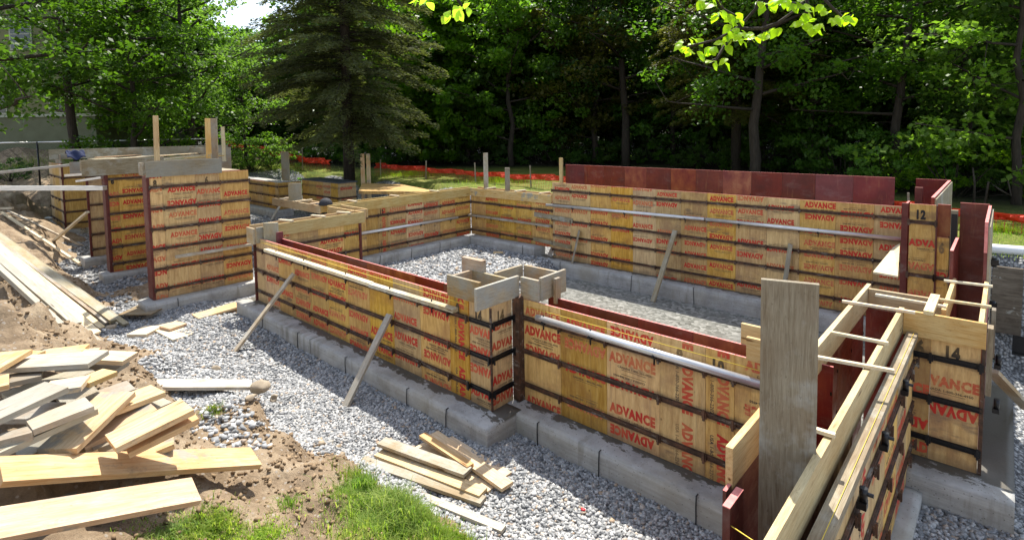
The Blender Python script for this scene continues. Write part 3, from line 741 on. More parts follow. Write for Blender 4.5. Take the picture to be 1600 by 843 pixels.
link('end_panel', (lambda b: (bm_box(b, -.18, .18, -.012, .012, 0, 1.3), done(b))[1])(bmesh.new()), Rr, w4, (-.92, 6.98, -.12))
link('end_panel', (lambda b: (bm_box(b, -.02, .02, -.1, .1, 0, 1.32), done(b))[1])(bmesh.new()), [M['redply']], w4, (-1.04, 2.87, -.12))
link('painted_edge', (lambda b: (bm_box(b, -.02, .02, -.1, .1, 0, .006), done(b))[1])(bmesh.new()), [M['pink']], w4, (-1.04, 2.87, 1.202))
# --- form '14' closing the right wall --------------------------------
w5 = empty('form_wall', (-.35, 6.5, 0), 'narrow form face marked 6 and 14 standing in shade on the thick footing at right', 'form wall')
face(w5, (-.625, 6.36), 'x', 0, 1.22, [(.15, 'h:6'), (.36, 'h:14')], seed=44, barmat='blackmetal', bar_over=.02)
post_bar(w5, -.112, -.085, 6.345, 6.40, 0, 1.2, mat='steel')
post_bar(w5, -.69, -.63, 6.36, 6.42, 0, 1.2, name='inside_corner', mat='blackmetal')
kb(w5, (-.69, 6.34), (-.085, 6.34), 1.415, .235, label='fresh kicker board with knots across the top')
kb(w5, (-1.08, 6.98), (-.44, 6.98), 1.40, .2)
kb(w5, (-.405, 6.58), (-.405, 8.0), 1.41, .2)
kb(w5, (-.125, 6.38), (-.125, 8.05), 1.41, .235)
board('cleat', (-.50, 6.30, 1.43), (-.50, 6.98, 1.43), .075, .038, M['pale'], w5, UZ)
board('cleat', (-.045, 6.75, 1.0), (-.045, 6.75, 1.45), .11, .03, M['greyw'], w5, UX)
board('cleat', (-.06, 6.42, .75), (-.06, 6.42, 1.37), .13, .04, M['greyw'], w5, UX)
facing(w5, (-.10, 6.62), 'y', 0, 1.2, [.5, .5, .5], seed=8)
for y, z in ((6.8, .95), (6.6, .6)):
    bm = bmesh.new(); bm_tube(bm, [(0, 0, -.05), (0, 0, .05)], .022, 8); bm_box(bm, -.03, .02, -.03, .03, -.08, -.04)
    link('form_clamp', done(bm), M['blackmetal'], w5, (.0, y, z))
# --- tall corner forms at right ---------------------------------------
w6 = empty('tall_corner_form', (-.75, 9.6, -.3), 'tall dark red corner form marked 12 and 6 at the end of the back wall', 'form corner')
YP = 9.6
face(w6, (-1.015, YP), 'x', -.3, 2.05, [(.305, 'h:12')], bars=(-.1, .5, 1.02, 1.54+.25, ), seed=52)
face(w6, (-.705, YP), 'x', -.3, 1.60, [(.15, 'h:6')], bars=(-.1, .5, 1.02), seed=53)
post_bar(w6, -1.105, -1.03, YP-.02, YP+.06, -.3, 2.05); post_bar(w6, -.708, -.69, YP-.012, YP+.0, -.3, 2.04)
facing(w6, (-.70, YP+.05), 'x', -.3, 2.06, [.15], mats=['wornred'])
post_bar(w6, -.545, -.47, YP-.05, YP+.02, -.3, 2.0, name='steel_post', mat='greyw'); post_bar(w6, -.54, -.475, YP-.056, YP-.051, -.3, 1.95, name='steel_post', mat='blackmetal')
facing(w6, (-.46, YP+.15), 'x', -.3, 2.09, [.31], mats=['redply'])
# right outer form of the tall corner, seen edge on
o = link('outer_panel', (lambda b: (bm_box(b, -.015, .015, 0, 1.65, 0, 2.37), done(b))[1])(bmesh.new()), M['redply'], w6, (-.145, 8.08, -.3))
link('painted_edge', (lambda b: (bm_box(b, -.015, .015, 0, 1.65, 0, .006), done(b))[1])(bmesh.new()), M['pink'], w6, (-.145, 8.08, 2.072))
link('painted_edge', (lambda b: (bm_box(b, -.015, .015, 0, .006, 0, .34), done(b))[1])(bmesh.new()), M['pink'], w6, (-.145, 8.07, 1.73))
link('outer_ply', (lambda b: (bm_box(b, 0, .02, 0, 1.65, 0, 2.33), done(b))[1])(bmesh.new()), M['stained'], w6, (-.128, 8.08, -.3))
for z in (1.6, 1.1, .5):
    bm = bmesh.new(); bm_tube(bm, [(0, 0, -.05), (0, 0, .05)], .025, 8); bm_box(bm, -.03, .04, -.03, .03, -.03, .03); link('form_clamp', done(bm), M['blackmetal'], w6, (-.07, 8.25, z))
o = link('inner_panel', (lambda b: (bm_box(b, -.015, .015, 0, 1.0, 0, 2.05), done(b))[1])(bmesh.new()), M['redply'], w6, (-.43, 7.85, -.3))
link('painted_edge', (lambda b: (bm_box(b, -.015, .015, 0, .9, 0, .006), done(b))[1])(bmesh.new()), M['pink'], w6, (-.43, 7.85, 1.752))
# slanted-looking top of the wall going back from it
link('outer_panel', (lambda b: (bm_box(b, -.02, .02, 0, 3.0, 0, 2.44), done(b))[1])(bmesh.new()), M['redply'], w6, (-.76, YP+.1, -.3))
link('painted_edge', (lambda b: (bm_box(b, -.02, .02, 0, 3.0, 0, .006), done(b))[1])(bmesh.new()), M['pink'], w6, (-.76, YP+.1, 2.142))
link('outer_ply', (lambda b: (bm_box(b, 0, .02, 0, 3.0, 0, 2.42), done(b))[1])(bmesh.new()), M['greyw'], w6, (-.738, YP+.1, -.3))
facing(w6, (-1.25, 12.6), 'x', -.3, 2.16, [.48])
post_bar(w6, -1.10, -1.0, 11.0, 11.1, -.3, 2.15, mat='frame')
link('inner_panel', (lambda b: (bm_box(b, -.015, .015, 0, .5, 0, 2.2), done(b))[1])(bmesh.new()), M['redply'], w6, (-1.18, 10.6, -.3))
link('painted_edge', (lambda b: (bm_box(b, -.015, .015, 0, .5, 0, .006), done(b))[1])(bmesh.new()), M['pink'], w6, (-1.18, 10.6, 1.902))
# --- back wall, right -----------------------------------------------
YB = 11.4
w7 = empty('form_wall', (-5.1, YB, -.26), 'tall back form wall behind the puddle, topped by a row of dark red panels', 'form wall')
face(w7, (-8.98, YB), 'x', -.26, 1.77, [(.61, 'h'), (.61, 'h'), (.6, 'h'), (.61, 'h'), (.6, 'h'), (.61, 'h'), (.6, 'h'), (.61, 'h'), (.61, 'h'), (.6, 'h'), (.61, 'h'), (.6, 'h'), (.6, 'h')],
     bars=(-.04, .36, .77, 1.18, 1.56), seed=61)
facing(w7, (-8.76, YB+.30), 'x', -.2, 2.24, [.61, .6, .6, .6, .62, .6, .6, .6, .6, .6, .63, .64], mats=['redply', 'redply', 'redply', 'wornred', 'redply', 'wornred', 'redply', 'wornred', 'redply', 'redply', 'redply', 'redply'], seed=4)
waler(w7, (-9.1, YB-.12, 1.17), (-4.75, YB-.12, 1.22), wd=.10, mat='pipe', brk=(.2, .55, .9))
waler(w7, (-4.72, YB-.12, 1.22), (-1.25, YB-.12, 1.22), wd=.10, mat='pipe', brk=(.2, .62))
board('end_post', (-8.83, YB+.2, 1.2), (-8.83, YB+.2, 2.42), .10, .05, M['kick'], w7, -UY)
board('patch_board', (-9.6, YB-.03, .86), (-8.3, YB-.03, .80), .12, .02, M['greyw'], w7, -UY)
board('patch_board', (-9.65, YB-.03, .16), (-8.35, YB-.03, .10), .10, .02, M['greyw'], w7, -UY)
# --- back wall, left ------------------------------------------------
w8 = empty('form_wall', (-10.6, YB, 0), 'low back form wall with fresh kicker board, left of the red-topped wall', 'form wall')
face(w8, (-12.17, YB), 'x', 0, 1.22, [(.64, 'b'), (.6, 'h'), (.61, 'h'), (.6, 'h'), (.74, 'h')], seed=71, bars=(.14, .58, 1.0))
kb(w8, (-12.2, YB-.02), (-8.99, YB-.02), 1.43, .24, mat='lumber')
kb(w8, (-12.2, YB+.33), (-8.99, YB+.33), 1.43, .2)
for x in (-11.5, -10.3, -9.4): board('cleat', (x, YB-.04, 1.45), (x+.05, YB+.36, 1.45), .06, .03, M['pale'], w8, UZ)
waler(w8, (-12.15, YB-.12, .61), (-8.98, YB-.12, .60), wd=.10, mat='dirtyw', brk=(.1, .3, .85))
facing(w8, (-12.17, YB+.30), 'x', 0, 1.22, [.6]*5)
# --- left inner wall ------------------------------------------------
w9 = empty('form_wall', (-12.25, 9, 0), 'low form wall on the left of the inner court with two upright lettered strips and a long kicker board', 'form wall')
face(w9, (-12.2, 6.6), 'y', 0, 1.22, [(.5, 'b'), (.6, 'v:10'), (.35, 'b'), (.3, 'v:12'), (.62, 'h'), (.6, 'h'), (.6, 'h'), (.6, 'h'), (.62, 'h')], seed=81, bars=(.14, .58, 1.0))
kb(w9, (-12.18, 6.62), (-12.18, 11.38), 1.43, .24)
kb(w9, (-12.5, 6.62), (-12.5, 11.6), 1.43, .2)
for y in (7.4, 8.7, 10.1): board('cleat', (-12.55, y, 1.45), (-12.14, y, 1.45), .06, .03, M['pale'], w9, UZ)
waler(w9, (-12.08, 7.3, .63), (-12.08, 10.75, .60), wd=.10, mat='pipe', brk=(.03, .6, .92), side=(-1, 0, 0))
kb(w9, (-15.2, 6.98), (-12.5, 6.98), 1.40, .24); kb(w9, (-15.2, 6.62), (-12.5, 6.62), 1.40, .2)
for x in (-14.6, -13.7, -12.9): board('cleat', (x, 6.55, 1.42), (x, 7.02, 1.42), .07, .03, M['pale'], w9, UZ)
board('block', (-14.2, 6.8, 1.2), (-14.2, 6.8, 1.85), .36, .05, M['stained'], w9, Vector((.6, -.8, 0)))
# --- short inner wall nearer ------------------------------------------
w10 = empty('form_wall', (-10.7, 5.5, 0), 'short form wall with deep yellow kicker behind the left end of the long near wall', 'form wall')
face(w10, (-10.65, 4.6), 'y', 0, 1.22, [(.36, 'h'), (.6, 'b'), (.6, 'h'), (.36, 'h')], seed=93, bars=(.2, .58, .95))
kb(w10, (-10.63, 4.62), (-10.63, 6.66), 1.42, .24)
kb(w10, (-10.95, 4.3), (-10.95, 6.9), 1.42, .24)
post_bar(w10, -10.66, -10.62, 6.53, 6.58, 0, 1.2)
kb(w10, (-12.1, 6.62), (-10.65, 6.62), 1.42, .2); kb(w10, (-12.1, 6.95), (-10.95, 6.95), 1.42, .2)
for y in (4.9, 5.6, 6.2): board('cleat', (-10.98, y, 1.44), (-10.6, y+.1, 1.44), .06, .03, M['pale'], w10, UZ)
kb(w10, (-10.78, 4.18), (-10.45, 4.18), 1.42, .3, mat='collar'); kb(w10, (-10.42, 4.2), (-10.42, 4.5), 1.44, .3, mat='collar')
board('block', (-10.28, 4.42, .98), (-10.28, 4.42, 1.52), .26, .06, M['stained'], w10, Vector((.7, -.7, 0)))
board('block', (-10.1, 4.5, .98), (-10.1, 4.5, 1.35), .12, .04, M['redply'], w10, UX)
# --- left big walls -------------------------------------------------
BL = (.19, .59, .99, 1.38, 1.78, 2.2)
w11 = empty('tall_form_wall', (-12.3, 3.9, 0), 'big tall form wall nearest on the left, marked 8, with a grey kicker plank and two upright posts', 'form wall')
face(w11, (-12.2, 2.95), 'y', 0, 2.42, [(.22, 'h:8'), (.6, 'h'), (.45, 'h:6'), (.59, 'h')], bars=BL, seed=102)
post_bar(w11, -12.225, -12.19, 2.915, 2.955, 0, 2.42); post_bar(w11, -12.5, -12.21, 2.91, 2.93, 0, 2.42, name='end_face')
kb(w11, (-12.17, 2.90), (-12.17, 4.26), 2.70, .30, mat='stained')
kb(w11, (-12.55, 2.90), (-12.55, 4.3), 2.70, .24, mat='greyw'); kb(w11, (-12.5, 2.88), (-12.2, 2.88), 2.68, .24, mat='greyw')
waler(w11, (-12.1, 3.3, .80), (-12.1, 4.83, .80), wd=.08, t=.05, mat='dirtyw', brk=(), side=(-1, 0, 0))
facing(w11, (-12.47, 2.95), 'y', 0, 2.42, [.6]*3)
w12 = empty('tall_form_wall', (-15.6, 3.3, 0), 'tall form wall second from the front at left, with dark red end angle and wide grey plank', 'form wall')
face(w12, (-15.5, 2.93), 'y', 0, 2.30, [(.2, 'h:8'), (.62, 'h')], bars=BL, seed=113)
post_bar(w12, -15.53, -15.49, 2.88, 2.935, 0, 2.32); post_bar(w12, -15.8, -15.51, 2.87, 2.89, 0, 2.3, name='end_face')
kb(w12, (-15.45, 2.45), (-15.45, 3.9), 2.66, .36, mat='greyw'); kb(w12, (-15.9, 2.5), (-15.9, 4.2), 2.66, .26, mat='stained')
w13 = empty('tall_form_wall', (-18, 3.3, 0), 'narrow tall form wall third at left, showing between the second wall and the shaded far corner', 'form wall')
face(w13, (-17.95, 2.97), 'y', 0, 2.1, [(.32, 'b'), (.4, 'b'), (.5, 'b')], bars=BL[:5], seed=121)
post_bar(w13, -17.98, -17.94, 2.92, 2.975, 0, 2.1)
kb(w13, (-17.9, 2.6), (-17.9, 4.6), 2.55, .3, mat='stained')
w14 = empty('tall_form_wall', (-24, 5, 0), 'shaded far corner of tall formwork at left with a long grey plank along its back', 'form wall')
face(w14, (-24, 3.3), 'y', 0, 2.25, [(.6, 'b'), (.6, 'b'), (.6, 'b')], bars=BL[:5], seed=131)
face(w14, (-26.8, 3.28), 'x', 0, 2.25, [(.7, 'b')]*4, bars=BL[:5], seed=133)
post_bar(w14, -24.02, -23.98, 3.25, 3.3, 0, 2.3)
kb(w14, (-23.9, 2.95), (-22.4, 8.1), 2.78, .34, mat='greyw'); kb(w14, (-24.5, 3.2), (-23.6, 3.2), 2.6, .3, mat='stained')
kb(w14, (-22.8, 6.9), (-21.2, 6.9), 2.72, .5, mat='stained'); kb(w14, (-21.2, 6.9), (-21.0, 7.7), 2.72, .9, mat='stained')
# linking walls running back (mostly hidden behind the fronts) carrying boards
w15 = empty('tall_form_wall', (-18, 4.6, 0), 'tall connecting form wall running back at left under a clutter of loose boards', 'form wall')
face(w15, (-24, 4.45), 'x', 0, 2.35, [(.6, 'b')]*17, bars=(.6, 1.4, 2.2), seed=141)
bm = bmesh.new(); bm_box(bm, -5.9, 5.7, -.5, .25, -.03, 0); link('top_deck', done(bm), M['stained'], w15, (-18.2, 4.5, 2.42))
rr = random.Random(4)
for i, (px0, py0, px1, py1) in enumerate(((150,246,236,241),(160,250,245,243),(205,252,300,243),(240,252,335,246),(250,244,330,238),(255,249,345,240),(262,253,345,249),(215,245,300,240),(290,247,348,243),(140,243,200,240))):
    a, b = at(px0, py0, 2.5+.02*(i % 3)), at(px1, py1, 2.5+.02*(i % 3))
    board('loose_board', a, b, .12, .03, M['pale' if i % 2 else 'lumber'], None, UZ, ['longest', 'thin', 'pale', 'yellow', 'broad', 'short', 'front', 'upper', 'rightmost', 'leftmost'][i]+' loose board in the clutter lying on top of the tall left formwork', 'board', 'loose boards on top of the left forms')
for lb, px, pt, pb, y_, wd, mt in (('fresh light upright post rising left of centre from the tall left form wall', 245, 181, 255, 3.35, .09, 'kick'),
                                   ('short pale upright post at the right end of the tall left formwork', 350, 198, 238, 6.8, .10, 'pale')):
    y = y_; p = aty(px, pb, y); q = aty(px-2, pt, y)
    board('upright_post', (p.x, p.y, p.z-.3), (q.x+.0, q.y, q.z), wd*(1 if y < 5 else 1.1), .045, M[mt], None, Vector((.8, -.6, 0)), lb, 'post')
for j in (0, 1):
    p = aty(327+9*j, 250, 4.3); q = aty(325+9*j, 185, 4.3)
    if j == 0:
        pp = empty('upright_post', (p.x, p.y, p.z-.3), 'doubled brown upright post on the right part of the tall left form wall', 'post')
    board('stud', (p.x, p.y, p.z-.3), q, .115, .06, M['stained' if j else 'lumber'], pp, Vector((.8, -.6, 0)))
# --- middle building -------------------------------------------------
w16 = empty('form_wall', (-23.5, 10.4, 0), 'small distant form corner beyond the tall left wall with a doubled post behind it', 'form wall')
face(w16, (-27.6, 10.05), 'x', 0, 1.12, [(.6, 'b')]*8+[(.3, 'b')], bars=(.15, .55, .95), seed=151)
face(w16, (-22.47, 10.06), 'y', 0, 1.12, [(.5, 'b'), (.5, 'b')], bars=(.15, .55, .95), seed=152)
bm = bmesh.new(); bm_box(bm, -2.5, 2.5, 0, .5, 0, .03); link('sand_top', done(bm), M['conc2'], w16, (-25, 10.1, 1.12))
w17 = empty('form_wall', (-19.5, 11, 0), 'distant low form wall topped with dark sheeting, left of the brown plywood deck', 'form wall')
face(w17, (-22.3, 11.0), 'x', 0, 1.18, [(.6, 'b'), (.6, 'b'), (.6, 'h'), (.6, 'h'), (.55, 'b')], bars=(.2, .6), seed=161)
face(w17, (-19.35, 11.0), 'y', 0, 1.18, [(.8, 'h')], bars=(.2, .6), seed=162)
s = NT('black_sheeting'); M['sheet'] = s.fin((.07, .075, .085), .5, s.bump(s.noise(s.coord(), 3, 4), .6, .05))
bm = bmesh.new(); bm_box(bm, -1.5, 1.6, 0, .85, 0, .05); link('sheeting', done(bm), M['sheet'], w17, (-20.9, 11.0, 1.185))
dk = empty('plywood_deck', (-16.5, 12.2, 0), 'brown plywood deck lying between the far forms and the orange netting', 'deck')
a, b, c, d = at(560, 298, 1.25), at(690, 300, 1.25), at(625, 284, 1.25), at(560, 290, 1.25)
bm = bmesh.new(); vs_ = [bm.verts.new(p) for p in (a, b, at(628, 288, 1.22), at(566, 286, 1.22))]; f = bm.faces.new(vs_)
ex = bmesh.ops.extrude_face_region(bm, geom=[f]); bmesh.ops.translate(bm, vec=(0, 0, -.1), verts=[v for v in ex['geom'] if isinstance(v, bmesh.types.BMVert)])
link('deck_sheet', done(bm), M['ply'], dk)
for i in range(4):
    p = at(572+36*i, 296, 1.2); board('deck_leg', (p.x, p.y, -.25), (p.x, p.y, 1.15), .09, .04, M['stained'], dk, -UY)
# timber form cut into the bank at right
pl = empty('weathered_sheet', (.1, 12, 0), 'dark weathered timber sheet standing against the cut bank at far right', 'timber sheet')
a, b = aty(1551, 415, 11.9), aty(1597, 421, 11.9); zb = aty(1597, 516, 11.9).z
bm = bmesh.new(); bm_box(bm, a.x, b.x+.02, 11.9, 11.95, zb-.1, a.z)
link('sheet', done(bm), wood('black_stained_timber', (.17, .13, .09), (.24, .19, .14), (.07, .05, .035), grey=-.4), pl)

# ================================================================== FOOTINGS
footing('concrete footing under the long near wall, dark wet stain along its top', -10.86, -4.03, 3.94, 4.50, -.29, 0, 'y+', straps=(-2.2, -.9, .55, 2.0, 2.75))
footing('footing ledge under the wall right of the jutting corner, with black drips', -4.32, -1.30, 4.40, 4.95, -.29, -.004, 'y+', straps=(-.9, -.1, .9))
footing('thick concrete footing slab under the form marked 14', -.62, .14, 6.0, 8.7, -.36, -.004, 'y+', 'conc')
footing('low footing strip at the foot of the right wall', -1.3, -.47, 2.2, 5.98, -.45, -.14, 'x-', 'conc2')
footing('wet footing under the tall back wall along the puddle', -9.4, -1.0, 11.08, 11.6, -.70, -.264, 'y+', straps=(-3.3, -1.2, .3, 2.2))
footing('pale footing under the low back wall in the sunny gravel corner', -12.0, -9.42, 11.1, 11.6, -.30, -.004, 'y+', 'conc2', straps=(.9,))
footing('pale footing under the left wall of the inner court', -12.3, -11.9, 6.3, 11.09, -.30, -.002, 'x-', 'conc2', straps=(-.8, .2, 1.2))
footing('footing under the big tall wall nearest on the left', -12.5, -11.95, 2.72, 4.9, -.29, -.003, 'x-', 'conc2', straps=(-.55,))
footing('footing block under the second tall wall at left', -15.8, -15.25, 2.7, 4.2, -.29, -.003, 'x-', 'conc2')
footing('footing block under the third tall wall at left', -18.3, -17.7, 2.75, 4.2, -.29, -.003, 'x-', 'conc2')
footing('shaded footing under the far left formwork corner', -27, -23.6, 2.95, 3.6, -.29, -.003, 'y+', 'conc2')
footing('distant footing under the small form corner', -27.6, -22.1, 9.7, 10.5, -.29, -.003, 'y+', 'conc2')
# ================================================================== LOOSE TIMBER
PG = 'boards of the lumber pile on the bank'
def pile(label, p, q, wd, mat='lumber', t=.038, roll=0, **k):
    return flat(label, p, q, wd, mat, t, roll, 'board', PG, 'lumber_board', warp=random.uniform(-.012, .012), **k)
pile('long front board of the pile lying across, second from the bottom of the photo', (400.5,711,.64), (1,731,1.36), .215, roll=-19)
pile('bottommost front board of the pile with a grey cement patch', (307.5,762,.94), (-60,825,1.37), .19, roll=-25)
pile('upper of two stacked boards pointing up-right at the pile edge', (292.7,631,1.33), (172,689,1.27), .24)
pile('lower of two stacked boards pointing up-right at the pile edge', (303,643,1.26), (195,695,1.19), .24)
pile('board whose sawn end peeks out just above the long front board', (271,681,1.02), (170,722,.96), .24)
pile('orange-tinted board pointing right above the two stacked boards', (246.8,606,1.29), (120,652,1.30), .23)
pile('wide bright board running diagonally through the middle of the pile', (184,611,1.37), (88,700,1.27), .25)
pile('pale yellow board lying between the diagonal board and the stacked pair', (237,631,1.25), (125,688,1.17), .24)
pile('small end of a light board behind the pale yellow board', (258,622,1.19), (190,650,1.19), .2)
pile('broad grey-white board at the top of the pile', (154,557,1.40), (14,565,1.40), .27, 'silver')
pile('orange board jutting furthest right under the grey-white board', (204,556,1.28), (110,551,1.32), .2)
pile('brown board beneath the orange one at the right tip of the pile', (190,571,1.18), (100,566,1.22), .2, 'stained')
pile('yellow board behind the grey-white board, pointing right', (133,543,1.32), (60,552,1.32), .2)
pile('thin yellow offcut behind the pile, at its top right', (155,545,1.22), (128,548,1.22), .1)
pile('yellow board at the top left corner of the pile', (24,547,1.47), (-35,580,1.48), .24)
pile('short pale yellow board end between the top left board and the grey-white one', (52,547,1.36), (8,565,1.37), .22)
pile('pinkish brown board under the left part of the grey-white board', (66,580,1.34), (10,592,1.34), .2, 'stained')
pile('orange board entering from the left edge of the photo', (14,592,1.42), (-70,612,1.42), .25)
pile('broad grey weathered board rising from the left edge', (88,600,1.55), (-50,662,1.52), .25, 'silver')
pile('half grey, half orange board end in the centre of the pile', (134,594,1.36), (70,604,1.36), .22, 'lumber')
pile('short yellow block end near the top right of the pile', (172,578,1.33), (128,596,1.33), .17)
pile('upper grey board of the two in front of the broad grey weathered one', (139.5,626,1.47), (45,662,1.45), .2, 'silver')
pile('lower, longer grey board under the shorter grey one', (141,632,1.42), (-20,703,1.38), .22, 'silver')
pile('dark edge-on board at the left edge under the grey boards', (54,668,1.44), (-40,692,1.42), .11, 'stained', t=.05)
pile('brown shaded board between the lower grey board and the wide diagonal one', (120,662,1.26), (25,708,1.19), .24, 'stained')
pile('light board end just behind the long front board, left of the stacked pair', (162,690,1.15), (75,712,1.1), .22)
pile('shaded board in the gap between the two front boards', (120,768,.86), (-40,778,1.0), .2, 'silver')
pile('buried board crossing under the top of the pile', (140,575,1.22), (10,620,1.20), .24, 'stained')
pile('buried board under the left part of the pile', (80,640,1.22), (-40,640,1.20), .24, 'stained')
pile('buried yellow board under the right part of the pile', (225,640,1.16), (120,670,1.14), .24)
pile('buried brown board under the middle of the pile', (110,600,1.18), (180,690,1.15), .24, 'stained')
pile('buried brown board near the right edge of the pile', (205,600,1.16), (90,640,1.14), .24, 'stained')

flat('flat pale plank bridging the hollow behind the pile', (394,598,.14), (228,598,.40), .235, 'dirtyw', group=None, name='plank', cat='plank')
flat('thin pale stick lying on the gravel behind the flat plank', (320,577,-.17), (192,566,-.05), .05, 'dirtyw', t=.03, name='stick', cat='stick')
SG = 'short boards beside the jutting corner'
def sb(label, p, q, wd, mat='lumber', **k): return flat(label, p, q, wd, mat, .034, 0, 'board', SG, 'short_board', **k)
sb('upper left of the short boards by the jutting corner, thick and pale', (596,687,-.12), (731,735,-.13), .14, 'dirtyw')
sb('clean orange short board, middle of the row by the jutting corner', (592,705,-.19), (755,767,-.18), .14)
sb('pale short board below the clean orange one', (565,716,-.20), (755,780,-.20), .115, 'dirtyw')
sb('grey narrow board half under the grass, lowest of the short boards', (552,729,-.22), (787,824,-.22), .085, 'silver')
sb('thin board mostly covered, its end showing between the others', (655,694,-.22), (769,762,-.21), .12)
sb('narrow topmost short board with a stepped shadow', (660,677,-.10), (735,726,-.12), .09)
sb('wide short board at the right end, lit on its lower end', (676,676,-.15), (793,757,-.155), .15)
sb('short board showing its far edge behind the wide right one', (700,684,-.2), (793,741,-.2), .12)
flat('small flat scrap of wood at the edge of the dirt', (475,699,-.16), (520,692,-.2), .1, 'lumber', t=.015, name='scrap', cat='offcut')
OG = 'offcuts on the gravel in front of the big left wall'
def oc(label, p, q, wd, mat='lumber', t=.04): return flat(label, p, q, wd, mat, t, 0, 'offcut', OG, 'offcut')
oc('leftmost pale square offcut standing apart on the gravel', (212,515,-.2), (242,515,-.2), .42, 'pale', .06)
oc('pale offcut carrying a smaller orange piece', (249,506,-.22), (288,525,-.22), .36, 'pale')
oc('small orange offcut resting on a pale one', (262,505,-.17), (279,509,-.17), .30)
oc('orange rounded offcut just right of the stacked pair', (293,515,-.22), (306,511,-.22), .30)
oc('thin light offcut behind the orange rounded one', (283,501,-.23), (298,496,-.23), .14, 'pale')
oc('large orange board end reaching towards the wall footing', (305,494,-.17), (373,474,-.13), .36)
oc('narrow offcut below the large orange board end', (316,502,-.23), (356,497,-.23), .2)
oc('small offcut touching the left end of the footing', (352,491,-.23), (374,484,-.23), .2, 'pale')
p = empty('plywood_sheet', at(228, 482, -.25), 'dirty plywood sheet leaning flat at the foot of the big left wall', 'plywood sheet')
flat(None, (205,481,-.12), (256,480,-.12), .75, 'stained', .02, name='sheet_board', cat=None).parent = None
for o in [o for o in bpy.data.objects if o.name.startswith('sheet_board')]:
    mw = o.matrix_basis.copy(); o.parent = p; o.matrix_basis = Matrix.Translation(-world_loc(p)) @ mw
    if 'category' in o: del o['category']

# long planks down the mound at left
LG = 'long planks sloping down the dirt mound'
def lp(label, p, q, wd, mat, t=.04, roll=0): return flat(label, p, q, wd, mat, t, roll, 'plank', LG, 'long_plank')
lp('widest pale plank on the mound, its end in full sun', (146,521,-.08), (-60,341,1.72), .24, 'pale')
lp('narrow pale plank just above the widest one', (160,511,-.14), (-60,335,1.72), .10, 'pale')
lp('thin light plank third from below on the mound', (167,503,-.16), (-60,331,1.70), .06, 'dirtyw')
lp('brown round-edged plank along the upper side of the stack', (180,499,-.14), (-60,327,1.68), .16, 'stained', .06)
lp('uppermost brown plank ending furthest right', (197,505,-.2), (-60,323,1.64), .10, 'stained')
lp('dull grey plank under the widest pale one', (158,538,-.05), (-60,352,1.66), .12, 'silver')
lp('lowest grey plank on edge at the underside of the stack', (135,540,-.02), (-60,362,1.60), .08, 'silver', .08)
def stick(label, a, b, r=.03, mat='pale', name='pole', cat='pole', group=None, parent=None):
    a, b = Vector(a), Vector(b); return board(name, a, b, r*2, r*1.3, M[mat], parent, UZ, label, cat, group)
stick('pale pole crossing the mound towards the third tall wall', at(2,331,.95), at(128,414,-.22), .035)
stick('thin pole fanning out above the first crossing pole', at(12,329,.95), at(137,388,-.22), .03, 'dirtyw')
stick('lone pole propped up to the right against the third tall wall', at(68,390,-.15), atx(137,331,-17.9), .04)
stick('short pale end of timber at the left edge above the mound', at(-20,326,1.1), at(20,325,1.1), .04)
for lb, a, b, r_ in (('thick bright double rail running in from the left edge to the second tall wall', at(-70,294,2.08), atx(164,293.5,-15.4), .075),
                     ('thin sloping rail high at the left edge, behind the thick one', at(-70,277,2.3), at(116,257,2.36), .05),
                     ('short rail stub beside the second tall wall, upper one', atx(104,274,-17.6), atx(162,270,-15.6), .045),
                     ('short rail stub beside the second tall wall, lower one', atx(121,283,-16.6), atx(160,277,-15.6), .04)):
    stick(lb, a, b, r_, 'pipe', 'rail', 'rail')
board('white_offcut', at(70,340,.05), at(82,340,.05), .25, .03, M['white'], None, UZ, 'small white offcut on the shaded far footing at left', 'offcut')

# diagonal props
def prop(label, a, b, wd=.089, mat='greyw'):
    a, b = Vector(a), Vector(b); d = (b-a).normalized(); side = d.cross(UZ).normalized(); n = side.cross(d).normalized()
    return board('prop_board', a, b, wd, .038, M[mat], None, n, label, 'prop', 'diagonal props against the forms')
def wallz(px, py, y): return aty(px, py, y)
prop('left diagonal prop against the long near wall', at(367,549,-.26), wallz(459,427,4.20), .10, 'dirtyw')
prop('diagonal prop in the middle of the long near wall', at(539,636,-.25), wallz(609,491,4.20), .10, 'silver')
prop('shortest prop against the tall back wall, furthest left', at(889,432,-.62), wallz(905,360,11.32), .14, 'dirtyw')
prop('middle prop against the tall back wall, orange at its foot', at(1020,471,-.62), wallz(1055,360,11.32), .12, 'dirtyw')
prop('prop against the tall back wall partly behind the tall upright board', at(1218,500,-.62), wallz(1235,381,11.32), .13, 'silver')
# sticks on kicker boards
DG = 'pale spreader sticks laid across the kicker boards'
for lb, a, b, z in (('nearest spreader stick, beside the tall upright board', (1262,667), (1305,680), 1.43), ('second spreader stick from the camera, long', (1268,556), (1397,579), 1.43),
                    ('third spreader stick, its left end on the stepped kicker', (1299,519), (1388,536), 1.43), ('fourth spreader stick, near the inner corner', (1316,470), (1430,488), 1.43),
                    ('thin spreader stick running behind the small pale cleat', (1368,460), (1478,479), 1.42),
                    ('spreader stick across the far ends of the rear kickers', (1475,438), (1551,447), 1.43), ('spreader stick across the rear kickers, nearer one', (1464,467), (1549,479), 1.43)):
    stick(lb, at(*a, z), at(*b, z), .017, 'pale', 'spreader_stick', 'stick', DG)
# tall upright board
a, b = (-.865, 3.2, .0), (-.865, 3.2, 2.355)
board('upright_board', a, b, .285, .038, M['greyw'], None, Vector((.3, -1, 0)), 'tall wide grey board standing upright in the right wall form', 'board')
